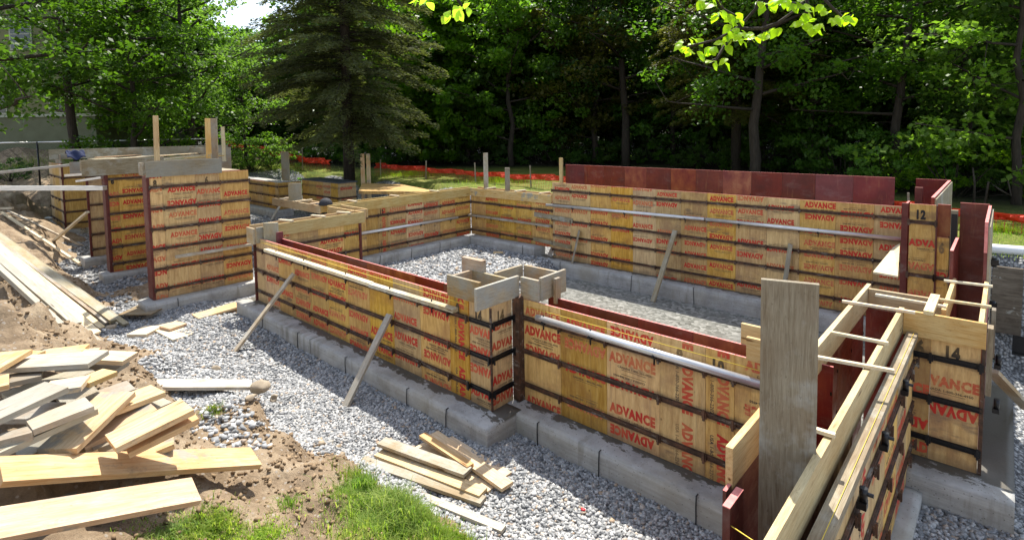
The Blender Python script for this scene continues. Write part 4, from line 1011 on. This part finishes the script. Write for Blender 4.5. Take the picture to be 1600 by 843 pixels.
# board lying on the waler corner
bm = bmesh.new(); P4 = [aty(1364,428,10.7), aty(1404,383,11.0), aty(1404,432,10.3)]
vs_ = [bm.verts.new(p) for p in (aty(1396,388,11.25), aty(1364,427,10.2), aty(1403,434,10.0), aty(1406,383,11.2))]
f = bm.faces.new(vs_); ex = bmesh.ops.extrude_face_region(bm, geom=[f]); bmesh.ops.translate(bm, vec=(0, 0, .03), verts=[v for v in ex['geom'] if isinstance(v, bmesh.types.BMVert)])
tag(link('corner_board', done(bm), M['pale']), 'pale sunlit board wedged level in the corner beside the form marked 12', 'board')
# posts behind walls
def upost(label, px, pt, y, z0, wd, t, mat, nrm=(.74, -.67, 0)):
    q = aty(px, pt, y); return board('upright_post', (q.x, q.y, z0), q, wd, t, M[mat], None, Vector(nrm), label, 'post')
upost('tall grey post standing behind the low back wall', 758.5, 239, 11.62, .6, .14, .06, 'dirtyw')
upost('short grey post right of the tall one behind the low back wall', 792.5, 262, 11.62, .6, .14, .07, 'greyw')
for i, (px, lb) in enumerate(((566, 'left one of two twin posts by the plywood deck'), (575, 'right one of two twin posts by the plywood deck'))):
    q = at(px, 240+0*i, 3.0); q = atd(px, 240, 23.2); board('upright_post', (q.x, q.y, .2), q, .17, .07, M['lumber'], None, Vector((.74, -.67, 0)), lb, 'post')
q = atd(445, 237, 26.5); board('upright_post', (q.x, q.y, .6), q, .36, .1, M['stained'], None, Vector((.74, -.67, 0)), 'doubled dark post behind the small distant form corner', 'post')
# string lines
def line(label, pts, r=.004, mat='string', name='string_line', cat='string'):
    bm = bmesh.new(); bm_tube(bm, [Vector(p) for p in pts], r, 5); return tag(link(name, done(bm), M[mat]), label, cat)
line('yellow string stretched along the outside top of the long near wall', [(-10.3, 4.235, 1.17), (-4.7, 4.235, 1.165)])
line('yellow string stretched along the top of the right near section', [(-4.1, 4.675, 1.15), (-1.2, 4.675, 1.15)])
line('yellow string tied from the red end panel to the kicker board', [(-1.06, 2.80, 1.10), (-.66, 2.62, 1.17)], .003)
line('string laid along the grey top plate of the right wall', [(-.60, 1.7, 1.226), (-.60, 6.3, 1.226)], .0018)
# small things
bm = bmesh.new(); bmesh.ops.create_icosphere(bm, subdivisions=2, radius=.018)
for v in bm.verts: v.co.z *= .5; v.co.x *= 1.3+.4*math.sin(v.co.y*70)
s = NT('red_plastic'); tag(link('red_scrap', done(bm), s.fin((.5, .01, .02), .4), None, at(911, 795, -.24)), 'tiny red plastic scrap lying on the gravel', 'litter')
# cap and blue jacket left on the forms
bm = bmesh.new(); bmesh.ops.create_uvsphere(bm, u_segments=20, v_segments=12, radius=.16)
for v in list(bm.verts):
    if v.co.z < -.02: v.co.z = -.02
    v.co.x *= 1.15
bm_box(bm, -.33, -.2, -.1, .1, -.02, 0)
s = NT('black_cloth'); tag(link('black_cap', done(bm), s.fin((.03, .03, .035), .8), None, at(509, 319, 1.42)), 'black cap lying on the crossing kicker boards', 'cap')
p = at(118, 243, 2.75); bm = bmesh.new(); bmesh.ops.create_grid(bm, x_segments=14, y_segments=10, size=.5)
for v in bm.verts: v.co = Vector((v.co.x*.25, v.co.y*.35, .04*math.sin(v.co.x*9)*math.cos(v.co.y*8)+.1-.5*max(0, v.co.x-.2)))
bmesh.ops.solidify(bm, geom=bm.faces[:], thickness=.02)
s = NT('blue_cloth'); tag(link('blue_jacket', done(bm), s.fin((.012, .02, .06), .8), None, p), 'blue jacket dropped over the far left formwork', 'jacket')
# white drain pipe on the lawn at right
bm = bmesh.new(); bm_tube(bm, [Vector((x, 12.35+.05*math.sin(x*2)+.06*x, 1.03)) for x in np.arange(-.6, 5, .25)], .085, 12)
tag(link('drain_pipe', done(bm), M['white']), 'white drain pipe lying on the grass at the right edge', 'pipe')
# little black bracket frame lying in the sand at right
bm = bmesh.new(); bm_box(bm, -.12, .12, -.02, .02, 0, .3); bm_box(bm, -.12, .12, -.05, .05, 0, .03)
tag(link('metal_bracket', done(bm), M['blackmetal'], None, at(1597, 555, -.5)), 'dark metal bracket standing on the sand at the right edge', 'bracket')
prop('grey board leaning on the right side of the form marked 14', aty(1608, 640, 8.2), aty(1548, 578, 6.9), .12, 'dirtyw')

# ================================================================== ORANGE NETTING
def netting(label, pts, h, seed, lean=0):
    r = random.Random(seed); root = empty('safety_netting', pts[0], label, 'netting', None)
    P = []
    for a, b in zip(pts, pts[1:]):
        a, b = Vector(a), Vector(b); n = max(1, int((b-a).length/.12))
        P += [a.lerp(b, i/n) for i in range(n)]
    V, Fc = [], []
    def quad(a, b, w_):
        i = len(V); V.extend([a-w_, b-w_, b+w_, a+w_]); Fc.append((i, i+1, i+2, i+3))
    rows = 9; G_ = []
    for i, p in enumerate(P):
        s_ = h*(.86+.14*math.sin(i*.045+seed)+.05*math.sin(i*.31)); g0 = gz(p.x, p.y); wob = .09*math.sin(i*.5)+.05*math.sin(i*1.7)
        col_ = []
        for k in range(rows+1):
            t = k/rows; zz = g0 + s_*t
            fold = (.10*math.sin(i*.9+k) if t > .6 else 0)
            col_.append(Vector((p.x+fold*.3+lean*t, p.y+wob*t+fold, zz)))
        G_.append(col_)
    for i in range(len(G_)-1):
        for k in range(rows+1):
            wz = .02 if k >= rows-3 else .0035
            quad(G_[i][k], G_[i+1][k], Vector((0, 0, wz)))
        d = (G_[i+1][0]-G_[i][0]).normalized()
        for k in range(rows):
            ww = .024 if k >= rows-3 else .0035
            quad(G_[i][k], G_[i][k+1], d*ww)
            if k >= rows-3: quad(G_[i][k], G_[i+1][k+1] + Vector((0, .02, 0)), d*.02)
    link('mesh_netting', np_mesh('net', [v[:] for v in V], Fc, 4), M['net'], root)
    for i in range(4, len(P), 26):
        p = P[i]; g0 = gz(p.x, p.y)
        board('stake', (p.x, p.y-.05, g0-.1), (p.x+r.uniform(-.05, .05), p.y-.05, g0+h*1.35), .04, .04, M['stained'], root, UY)
    return root
def gp(px, d): p = atd(px, 250, d); return Vector((p.x, p.y, gz(p.x, p.y)))
netting('sagging orange safety netting behind the far forms at left', [gp(350,34), gp(400,33), gp(455,31.5), gp(520,30)], .95, 1)
netting('long run of orange safety netting across the lawn behind the back wall', [gp(585,27), gp(640,25.5), gp(700,24), gp(790,21.5), gp(880,19.2), gp(1100,15.4)], .62, 2)
netting('orange netting slumped on the slope at the right edge', [gp(1380,12.4), gp(1470,11.6), gp(1560,10.9), gp(1660,10.2), gp(1760,9.8)], .5, 3, .0)

# ================================================================== HOUSE and wire fence at left
uh = Vector((right.x, right.y, 0)).normalized(); fh = Vector((fw.x, fw.y, 0)).normalized()
hc = atd(150, 200, 31); hz = 2.0
hs = empty('house', (hc.x, hc.y, hz), 'green clapboard house on a foundation, both coloured darker for tree shade, half hidden by the dark maple', 'house')
RH = Matrix((uh, fh, UZ)).transposed()
def hbox(name, x0, x1, y0, y1, z0, z1, mat, par=None):
    bm = bmesh.new(); bm_box(bm, x0, x1, y0, y1, z0, z1); return link(name, done(bm), M[mat], par or hs, (hc.x, hc.y, hz), RH)
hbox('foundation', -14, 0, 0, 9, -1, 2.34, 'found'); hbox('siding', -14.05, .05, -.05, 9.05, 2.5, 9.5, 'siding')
hbox('water_table', -14.1, .1, -.1, 9.1, 2.345, 2.495, 'trim'); hbox('corner_board', -.10, .10, -.10, .05, 2.5, 9.5, 'trim')
bm = bmesh.new(); rv = [bm.verts.new(p) for p in ((-14.6, -.6, 9.5), (.6, -.6, 9.5), (.6, 9.6, 9.5), (-14.6, 9.6, 9.5), (-14.6, 4.5, 13), (.6, 4.5, 13))]
for q in ((0,1,5,4), (2,3,4,5), (0,4,3), (1,2,5), (0,3,2,1)): bm.faces.new([rv[i] for i in q])
s = NT('asphalt_shingle'); link('roof', done(bm), s.fin((.06, .06, .06), .9), hs, (hc.x, hc.y, hz), RH)
for x0, x1, z0, z1 in ((-6.0, -5.0, 2.6, 4.2), (-4.4, -3.3, 6.2, 7.8), (-2.4, -1.4, 2.6, 4.0), (-8.6, -7.6, 6.2, 7.8)):
    wf = hbox('window', x0-.09, x1+.09, -.11, -.055, z0-.09, z1+.09, 'trim')
    hbox('pane', x0, x1, -.125, -.112, z0, z1, 'glass', wf); hbox('mullion', x0, x1, -.14, -.126, (z0+z1)/2-.025, (z0+z1)/2+.025, 'trim', wf)
fe = empty('wire_fence', gp(60, 24), 'dark wire fence with a pale top rail in front of the house', 'fence')
FP = [gp(-60, 23), gp(60, 23.5), gp(178, 24.5), gp(260, 26), gp(345, 27.5)]
for i, p in enumerate(FP):
    bm = bmesh.new(); bm_tube(bm, [(p.x, p.y, p.z-.2), (p.x, p.y, 3.0)], .035, 8)
    link('fence_post', done(bm), M['blackmetal'], fe)
for a, b in zip(FP, FP[1:]):
    bm = bmesh.new(); bm_tube(bm, [(a.x, a.y, 2.98), (b.x, b.y, 2.98)], .03, 8); link('top_rail', done(bm), M['pipe'], fe)
    V, Fc = [], []; d = Vector((b.x-a.x, b.y-a.y, 0)); L = d.length; d /= L
    k = 0
    while k < L:
        for s1 in (1, -1):
            p = Vector((a.x, a.y, 1.4))+d*k; q = p+d*s1*1.5+Vector((0, 0, 1.55)); i = len(V)
            V += [p-d*.0025, p+d*.0025, q+d*.0025, q-d*.0025]; Fc.append((i, i+1, i+2, i+3))
        k += .14
    link('wire_mesh', np_mesh('wire', [v[:] for v in V], Fc, 4), M['blackmetal'], fe)

# ================================================================== TREES
def rhomb(C, D, Nn, ln, wd):
    """leaf quads: centres C, long axis D, normals N"""
    B = np.cross(Nn, D); B /= np.linalg.norm(B, axis=1)[:, None]+1e-9
    ln = ln[:, None]; wd = wd[:, None]
    return np.stack([C-D*ln*.5, C+B*wd*.5-D*ln*.05, C+D*ln*.5, C-B*wd*.5-D*ln*.05], 1)
def unit(r, n): v = r.normal(size=(n, 3)); return v/np.linalg.norm(v, axis=1)[:, None]
def leaves(r, centers, radii, per, size, updir=.7):
    n = len(centers)*per
    C = np.repeat(centers, per, 0) + unit(r, n)*(np.repeat(radii, per)*r.uniform(.15, 1, n)**.5)[:, None]*np.array([1, 1, .55])
    D = unit(r, n); D[:, 2] -= .3; D /= np.linalg.norm(D, axis=1)[:, None]
    Nn = unit(r, n)*(1-updir) + np.array([0, 0, updir]); Nn -= D*(Nn*D).sum(1)[:, None]; Nn /= np.linalg.norm(Nn, axis=1)[:, None]+1e-9
    ln = size*r.uniform(.7, 1.35, n); return rhomb(C, D, Nn, ln, ln*.75)
def quads_mesh(name, Q): 
    V = Q.reshape(-1, 3); Fc = np.arange(len(V)).reshape(-1, 4); return np_mesh(name, V, Fc, 4)
def dec_tree(seed, H, Rr, base, per=46, size=.17, nb=17, lean=.0, sparse=1.0, tr=.17):
    r = np.random.RandomState(seed); rp = random.Random(seed); bm = bmesh.new()
    def wob(p, q, n, a):
        out = []
        for i in range(n+1):
            t = i/n; out.append(Vector(p).lerp(Vector(q), t) + Vector((rp.uniform(-a, a), rp.uniform(-a, a), 0))*(0 if i in (0,) else 1))
        return out
    top = Vector((lean*H+rp.uniform(-.4, .4), rp.uniform(-.4, .4), H*.93)); tk = wob((0, 0, -.3), top, 9, .12)
    bm_tube(bm, tk, [tr*(1-.88*i/9)+.01 for i in range(10)], 8)
    cs, rs = [], []
    for b in range(nb):
        t = (base/H) + (1-base/H)*((b+.5)/nb)**.9; i = t*9*.99; k = int(i); p = tk[k].lerp(tk[min(9, k+1)], i-k)
        a = b*2.4+rp.uniform(-.5, .5); prof = math.sin(math.pi*min(1, .22+.78*(1-(t-base/H)/(1-base/H+1e-6)))) if t > .4 else .95
        L = Rr*max(.25, (1-abs((t-.45)/.62)**2.2))*rp.uniform(.75, 1.12)
        q = p + Vector((math.cos(a)*L, math.sin(a)*L, L*rp.uniform(.05, .55)))
        br = wob(p, q, 5, .12); bm_tube(bm, br, [.055*(1-.8*j/5)*tr/.17+.006 for j in range(6)], 5)
        m = int(3+L*2.0*sparse)
        for j in range(m):
            u = .25+.75*(j+.5)/m; c = p.lerp(q, u); off = Vector((rp.gauss(0, 1), rp.gauss(0, 1), rp.gauss(0, .7)))*L*.22
            c2 = c+off; cs.append(c2[:]); rs.append(rp.uniform(.35, .85)*(Rr/3.2)**.4)
            if rp.random() < .35: bm_tube(bm, [c, c2], [.016, .006], 4)
    Q = leaves(r, np.array(cs), np.array(rs), per, size)
    return done(bm, 'trunk'), quads_mesh('crown', Q)
def conifer(seed, H, Rr, base, size=.2, dens=1.0):
    r = np.random.RandomState(seed); rp = random.Random(seed); bm = bmesh.new()
    bm_tube(bm, [(0, 0, -.3), (.05, 0, H*.5), (0, 0, H)], [.27, .17, .03], 9)
    Qs = []; z = base
    while z < H-.3:
        t = (z-base)/(H-base); L0 = Rr*(1-t)**.75*(.75+.25*min(1, t*6)); nbr = 9
        for k in range(nbr):
            a = rp.uniform(0, 6.283); L = L0*rp.uniform(.7, 1.12); d = np.array([math.cos(a), math.sin(a), 0]); side = np.array([-d[1], d[0], 0])
            droop = rp.uniform(.05, .3); z0 = z+rp.uniform(-.2, .2)
            bm_tube(bm, [(0, 0, z0), tuple(d*L*.5+np.array([0, 0, z0-L*droop*.25+.15])), tuple(d*L+np.array([0, 0, z0-L*droop]))], [.03, .018, .006], 4)
            n = int(L*62*dens); u = r.uniform(.12, 1, n)**.8
            sp_ = r.uniform(-1, 1, n)*(.12+.34*L0*.35)*(1.15-u*.75)
            C = d*(u*L)[:, None] + side*sp_[:, None] + np.stack([0*u, 0*u, z0 - L*droop*u**1.6 + .12*np.sin(u*3) - .12*np.abs(sp_) + r.normal(0, .07, n)], 1)
            D = d*r.uniform(.3, 1, n)[:, None] + side*(np.sign(sp_)*r.uniform(.2, 1, n))[:, None] + np.array([0, 0, -1.])*r.uniform(-.1, .5, n)[:, None]
            D /= np.linalg.norm(D, axis=1)[:, None]; Nn = unit(r, n)*.5+np.array([0, 0, .7]); Nn -= D*(Nn*D).sum(1)[:, None]; Nn /= np.linalg.norm(Nn, axis=1)[:, None]
            ln = size*r.uniform(.7, 1.4, n); Qs.append(rhomb(C, D, Nn, ln, ln*.26))
        z += .3+.12*t
    return done(bm, 'trunk'), quads_mesh('crown', np.concatenate(Qs))
def shrub_mesh(seed, h, r_, size=.11, n=26, per=55):
    r = np.random.RandomState(seed); rp = random.Random(seed); bm = bmesh.new(); cs, rs = [], []
    for k in range(n):
        a = rp.uniform(0, 6.28); u = rp.uniform(.1, 1)**.6*r_; z = h*rp.uniform(.15, 1)*(1-.5*(u/r_)**2); p = Vector((math.cos(a)*u, math.sin(a)*u, z))
        if k % 2 == 0: bm_tube(bm, [(rp.uniform(-.1, .1), rp.uniform(-.1, .1), -.1), tuple(p*.6), tuple(p)], [.02, .012, .005], 4)
        cs.append(p[:]); rs.append(rp.uniform(.25, .5)*h*.4)
    return done(bm, 'stem'), quads_mesh('crown', leaves(r, np.array(cs), np.array(rs), per, size))
PROTO = {}
def proto(key, fn): PROTO[key] = fn
PROTO['a'] = dec_tree(1, 12, 4.0, 1.4, size=.19, per=80, nb=24)
PROTO['b'] = dec_tree(2, 13, 4.2, 1.6, size=.19, per=80, nb=26)
PROTO['c'] = dec_tree(3, 11, 3.4, 1.0, size=.17, per=80, nb=22)
PROTO['m'] = dec_tree(5, 11.5, 3.6, 1.4, size=.2, per=80, nb=22, sparse=1., tr=.15)
PROTO['q'] = dec_tree(8, 12, 3.6, 3.0, size=.16, per=70, nb=20, sparse=.9, tr=.2)
PROTO['k'] = conifer(4, 27, 4.9, 3.4, dens=2.1, size=.17)
PROTO['s'] = shrub_mesh(6, 1.9, 1.5, n=40)
PROTO['t'] = shrub_mesh(7, 1.2, 1.3, size=.09, n=34)
PROTO['d'] = dec_tree(21, 15, 4.6, .5, size=.36, per=34, nb=34, sparse=1.3)
PROTO['e'] = dec_tree(22, 13, 4.6, .3, size=.36, per=34, nb=30, sparse=1.3)
PROTO['n'] = dec_tree(11, 9, 2.6, .6, size=.15, per=60, nb=18, sparse=1.2, tr=.1)
MESHMAT = {}
def plant(name, key, px, d, leaf, label, cat='tree', sc=1.0, rot=None, group=None, trunk='trunk', crown='crown'):
    g_ = gp(px, d); root = empty(name, g_, label, cat, group)
    rz = rot if rot is not None else random.uniform(0, 6.28)
    for part, me, mat in ((trunk, PROTO[key][0], 'bark'), (crown, PROTO[key][1], leaf)):
        mk = (me.name, mat)
        if mk not in MESHMAT:
            m2 = me if not me.materials else me.copy(); 
            if me.materials: m2.materials.clear()
            m2.materials.append(M[mat]); MESHMAT[mk] = m2
        o = bpy.data.objects.new(part, MESHMAT[mk]); col.objects.link(o); o.parent = root
        o.rotation_euler = (0, 0, rz); o.scale = (sc,)*3
    return root
plant('maple_tree', 'q', 118, 24, 'leaf_b', 'big dark maple in front of the house at upper left', sc=1.1)
plant('maple_tree', 'c', 215, 24, 'leaf_a', 'rounded dark green tree left of the tall open tree', sc=.95)
plant('maple_tree', 'q', -20, 17, 'leaf_b', 'dark tree overhanging the upper left corner', sc=1.15)
plant('open_tree', 'q', 303, 27, 'leaf_y', 'open light green tree with a dark forked trunk, above the doubled post', sc=1.0)
plant('leafy_tree', 'm', 235, 33, 'leaf_y', 'sunlit yellow-green tree behind the rounded dark one', sc=1.1)
plant('leafy_tree', 'n', 385, 31, 'leaf_y', 'light green bushy tree below the patch of sky', sc=.85)
plant('conifer_tree', 'k', 545, 24, 'needle', 'large grey-green conifer standing left of centre', sc=.98, rot=.6)
plant('leafy_tree', 'b', 725, 36, 'leaf_b', 'very dark tree just right of the big conifer', sc=.95)
plant('maple_tree', 'm', 800, 31, 'leaf_y', 'fresh green maple with light leaf sprays right of the conifer', sc=1.1)
plant('leafy_tree', 'a', 930, 31, 'leaf_br', 'bronze-tinted tree above the left end of the red panels', sc=1.1)
plant('leafy_tree', 'q', 978, 29, 'leaf_b', 'tree with a leaning dark trunk above the red panels', sc=1.2)
plant('leafy_tree', 'b', 1050, 30, 'leaf_a', 'dense green tree above the middle of the red panels', sc=.9)
plant('conifer_tree', 'k', 1150, 23, 'leaf_br', 'yellow-green conifer behind the hanging leafy branch', sc=.8, rot=2.)
plant('leafy_tree', 'q', 1178, 19, 'leaf_b', 'dark straight trunk tree right of the yellow-green conifer', sc=.95)
plant('leafy_tree', 'a', 1270, 22, 'leaf_b', 'dark tree above the right end of the red panels', sc=.85)
plant('leafy_tree', 'q', 1400, 18, 'leaf_b', 'thin dark trunk tree above the form marked 12', sc=.85)
plant('maple_tree', 'c', 1500, 19, 'leaf_y', 'light-leaved maple filling the upper right of the woods', sc=.95)
plant('maple_tree', 'n', 1590, 14, 'leaf_y', 'young maple at the right edge with bright layered leaves', sc=1.05)
plant('maple_tree', 'm', 1660, 16, 'leaf_a', 'maple leaning in from beyond the right edge', sc=1.0)
for i, (a_, b_, w_) in enumerate((((858,400,-.2), (869,376,.15), .12), ((869,399,-.2), (872,378,.1), .1), ((741,372,-.22), (750,371,-.22), .12), ((771,394,-.22), (786,394,-.22), .12))):
    board('scrap', at(*a_), at(*b_), w_, .03, M['stained' if i < 3 else 'lumber'], None, Vector((.6, -.7, .4)) if i < 2 else UZ, ['dark scrap leaning at the step in the inner footing, left one', 'dark scrap leaning at the step in the inner footing, right one', 'small scrap on the sunny gravel far in the inner court', 'small scrap on the gravel above the jutting corner boxes'][i], 'offcut')
prop('little diagonal prop against the small distant form corner', at(424,343,-.25), aty(455-14,316,10.0), .09, 'dirtyw')
rr = random.Random(9)
for row, (dd, n_, keys, sc0) in enumerate(((36, 26, 'eea', .95), (41, 28, 'de', .95), (50, 30, 'd', 1.15))):
    for i in range(n_):
        px = -170+i*(1950/n_)+rr.uniform(-16, 16); d = (dd+rr.uniform(-2.5, 2.5))*float(np.interp(px, [1000, 1400, 1700], [1, .72, .62]))
        sc = sc0*rr.uniform(.9, 1.12)
        if 290 < px < 520:
            if row: sc *= .66
            else: continue
        plant('forest_tree', rr.choice(keys), px, d, rr.choice(('leaf_b', 'leaf_a', 'leaf_a', 'leaf_y')), 'tree of the dark wood behind the front row of trees', sc=sc, group='trees of the dark wood behind')
# understorey along the edge of the wood
edge_pts = [(395, 30, 's', 'leaf_y', 'pale feathery shrub left of the big conifer'), (425, 31, 's', 'leaf_y', 'light green shrub nearest the big conifer'), (455, 29, 't', 'leaf_y', 'low pale shrub before the big conifer, by the netting'),
            (365, 33, 's', 'leaf_a', 'green shrub behind the right end of the left formwork'), (160, 24, 's', 'leaf_a', 'low shrub beside the wire fence'), (15, 25, 't', 'leaf_b', 'dark shrub at the left edge by the wire fence')]
for px, d, k, lf, lb in edge_pts: plant('shrub', k, px, d, lf, lb, 'shrub', sc=1.0, trunk='stem', crown='foliage')
for i in range(30):
    px = 480+i*40+rr.uniform(-12, 12); d = np.interp(px, [480, 700, 1000, 1300, 1500, 1650], [33, 33, 29.5, 19.5, 15.5, 14])+rr.uniform(-.6, 2.5)
    plant('undergrowth_bush', rr.choice('sst'), px, float(d), rr.choice(('leaf_b', 'leaf_a', 'leaf_y')), 'leafy bush in the shaded undergrowth along the edge of the wood', 'bush', sc=rr.uniform(.8, 1.35), group='bushes along the edge of the wood', trunk='stem', crown='foliage')
# fallen dead branches in the undergrowth at right
for i, (lb, pts) in enumerate((('pale dead branch standing up in the undergrowth at right', [(1523,288), (1520,262)]), ('forked dead twig in the undergrowth at the right edge', [(1545,284), (1562,296), (1580,306), (1575,282), (1580,278)]), ('dead hanging branch high in the dark trees at right', [(1300,100), (1325,125), (1335,110)]))):
    bm = bmesh.new(); P3 = [atd(a, b, 13.4-(.5*i)) for a, b in pts]
    if i == 0: P3 = [gp(1524, 13.4)]+P3
    if i == 1: P3 = [gp(1540, 12.9)]+P3
    if i == 2: P3 = [Vector(gp(1400, 18)+Vector((0, 0, 4.6)))]+[atd(a, b, 17) for a, b in pts]
    bm_tube(bm, P3, [.03-.02*j/len(P3) for j in range(len(P3))], 6); tag(link('dead_branch', done(bm), M['bark']), lb, 'branch')

# hanging branch near the camera
def leaf_mesh(bm, p, d, n, L):
    d = d.normalized(); n = (n-d*n.dot(d)).normalized(); b = n.cross(d); prof = [(0, .0), (.12, .26), (.35, .40), (.6, .33), (.82, .16), (1, 0)]
    mid = [bm.verts.new(p+d*L*t+n*L*(.06*math.sin(t*3))) for t, _ in prof]
    for sg in (1, -1):
        ed = [bm.verts.new(p+d*L*t+b*sg*w_*L+n*L*(.10+.1*math.sin(t*5))*w_*2) for t, w_ in prof[1:-1]]
        vs_ = [mid[0]]+ed+[mid[-1]]
        for i in range(len(prof)-1):
            q = [mid[i], mid[i+1]] + ([vs_[i+1]] if i+1 < len(vs_)-1 else []) + ([vs_[i]] if 0 < i else [])
            if len(q) >= 3:
                f = bm.faces.new(q); f.smooth = True
def hanging(label, stems, lv, D, seed):
    r = random.Random(seed); root = empty('leafy_branch', atd(*stems[0][0], D), label, 'branch'); bm = bmesh.new()
    for st in stems: bm_tube(bm, [atd(a, b, D+.05*math.sin(a*.05)) for a, b in st], [.008*(1-.6*i/len(st)) for i in range(len(st))], 6)
    link('twig', done(bm), M['bark'], root); bm = bmesh.new()
    for x, y in lv:
        for k in range(3):
            p = atd(x+r.uniform(-6, 6), y+r.uniform(-5, 5), D+r.uniform(-.08, .08))
            d = right*r.uniform(-1, .7) - up*r.uniform(.1, 1) + fw*r.uniform(-.5, .5); n = Vector((r.uniform(-.5, .5), r.uniform(-.5, .5), r.uniform(.5, 1)))+ -fw*r.uniform(0, .8)
            leaf_mesh(bm, p, d, n, r.uniform(.034, .054))
    link('foliage', done(bm), M['leaf_near'], root)
hanging('sunlit yellow-green leafy branch hanging into the top right of the photo',
    [[(1195,-20), (1180,15), (1165,32), (1150,45), (1120,62), (1095,68), (1062,76)], [(1150,48), (1130,75), (1120,92), (1100,100)], [(1150,45), (1190,45), (1215,36), (1240,18), (1275,-20)], [(1262,-20), (1260,20), (1263,45)], [(1280,-10), (1300,12), (1318,28), (1330,24)], [(1110,-20), (1130,15), (1150,25)], [(1225,-20), (1235,5), (1262,8)]],
    [(1065,70), (1073,78), (1085,64), (1072,62), (1090,84), (1108,72), (1112,76), (1128,68), (1135,60), (1145,45), (1148,25), (1150,32), (1155,52), (1160,55), (1165,60), (1150,62), (1178,58), (1182,55), (1198,50), (1212,48), (1120,20), (1128,15), (1132,95), (1110,96), (1140,35),
     (1100,2), (1110,0), (1120,4), (1190,2), (1200,5), (1212,3), (1232,2), (1250,4), (1258,22), (1262,30), (1266,40), (1255,36), (1270,46), (1278,35), (1270,14), (1285,12), (1296,20), (1306,28), (1312,24), (1322,32), (1328,24), (1238,8), (1222,4)], 2.3, 5)
hanging('small sunlit sprig dangling at the top edge left of centre right', [[(700,-30), (715,0), (722,10)], [(660,-30), (652,-2)]], [(712,18), (722,12), (733,6), (655,0), (668,0), (705,22)], 2.3, 6)

# ================================================================== GRASS
def blades(cx, cy, rad, n, h, seed, name, label):
    r = np.random.RandomState(seed); a = r.uniform(0, 6.28, n); u = rad*np.abs(r.normal(0, .55, n)); x = cx+np.cos(a)*u; y = cy+np.sin(a)*u
    z = ground_z(x, y); hh = h*r.uniform(.25, 1.2, n)*(1+(r.uniform(0, 1, n) > .93)*.8)*(1-.5*np.clip(u/rad, 0, 1)); t = r.uniform(0, 6.28, n); bend = hh*r.uniform(.2, .9, n)
    w_ = r.uniform(.0018, .0042, n); dx, dy = np.cos(t), np.sin(t); P0 = np.stack([x, y, z-.01], -1); S = np.stack([-dy, dx, 0*dx], -1)*w_[:, None]
    P1 = P0+np.stack([dx*bend*.25, dy*bend*.25, hh*.6], -1); P2 = P0+np.stack([dx*bend, dy*bend, hh*(.95-.2*bend/h)], -1)
    V = np.stack([P0-S, P0+S, P1+S*.8, P1-S*.8, P2+S*.15, P2-S*.15], 1).reshape(-1, 3)
    b = 6*np.arange(n)[:, None]; Fc = np.concatenate([b+np.array([0, 1, 2, 3]), b+np.array([3, 2, 4, 5])])
    o = link(name, np_mesh(name, V, Fc, 4), M['grass']); tag(o, label, 'grass', None, 'stuff'); return o
def px_blades(px, py, z, rad, n, h, seed, label, name='grass'):
    p = at(px, py, z); return blades(p.x, p.y, rad, n, h, seed, name, label)
px_blades(618, 808, .35, .48, 9000, .15, 1, 'lush patch of green grass at the bottom centre')
px_blades(565, 778, .3, .22, 1500, .14, 2, 'grass fringe left of the lush patch, by the dirt')
px_blades(660, 815, .2, .45, 6000, .12, 3, 'yellowing grass at the right side of the lush patch')
px_blades(710, 843, .1, .35, 2500, .1, 9, 'thin dry grass where the lush patch meets the gravel')
px_blades(335, 832, .58, .24, 2000, .07, 4, 'low leafy grass under the bottommost front board')
px_blades(415, 838, .55, .2, 1500, .06, 5, 'small tuft of grass on the dirt, bottom left')
px_blades(270, 838, .62, .3, 1500, .06, 10, 'shaded grass below the front boards')
px_blades(335, 643, .45, .16, 300, .09, 6, 'little green tuft beside the coarse white stones', 'grass_tuft')
px_blades(196, 590, .3, .16, 300, .08, 7, 'little green weed between the pile and the flat plank', 'grass_tuft')
px_blades(560, 755, .25, .25, 260, .2, 15, 'tall thin stalks standing at the dirt edge of the lush patch', 'grass_tuft')
px_blades(455, 790, .45, .2, 160, .12, 8, 'sparse stalks standing on the bare dirt', 'grass_tuft')
for i, (px, d, rad, n, lb) in enumerate(((640, 27, 3, 2600, 'long yellow grass below the middle netting'), (780, 23, 3, 3000, 'sunlit yellow-green grass behind the low back wall'), (430, 31, 4, 3000, 'bright grass behind the left netting'), (30, 27, 4, 2500, 'bright lawn grass behind the wire fence'), (1570, 11, 1.8, 3500, 'grass behind the drain pipe at the right edge'), (1600, 9.2, .8, 1800, 'short green grass before the drain pipe'))):
    p = gp(px, d); blades(p.x, p.y, rad, n, .28 if d > 12 else .1, 20+i, 'grass', lb)

for o in bpy.data.objects:
    if '_e' in o: del o['_e']
for n_, o in enumerate([o for o in bpy.data.objects if o.type == 'EMPTY']): o.empty_display_size = .2
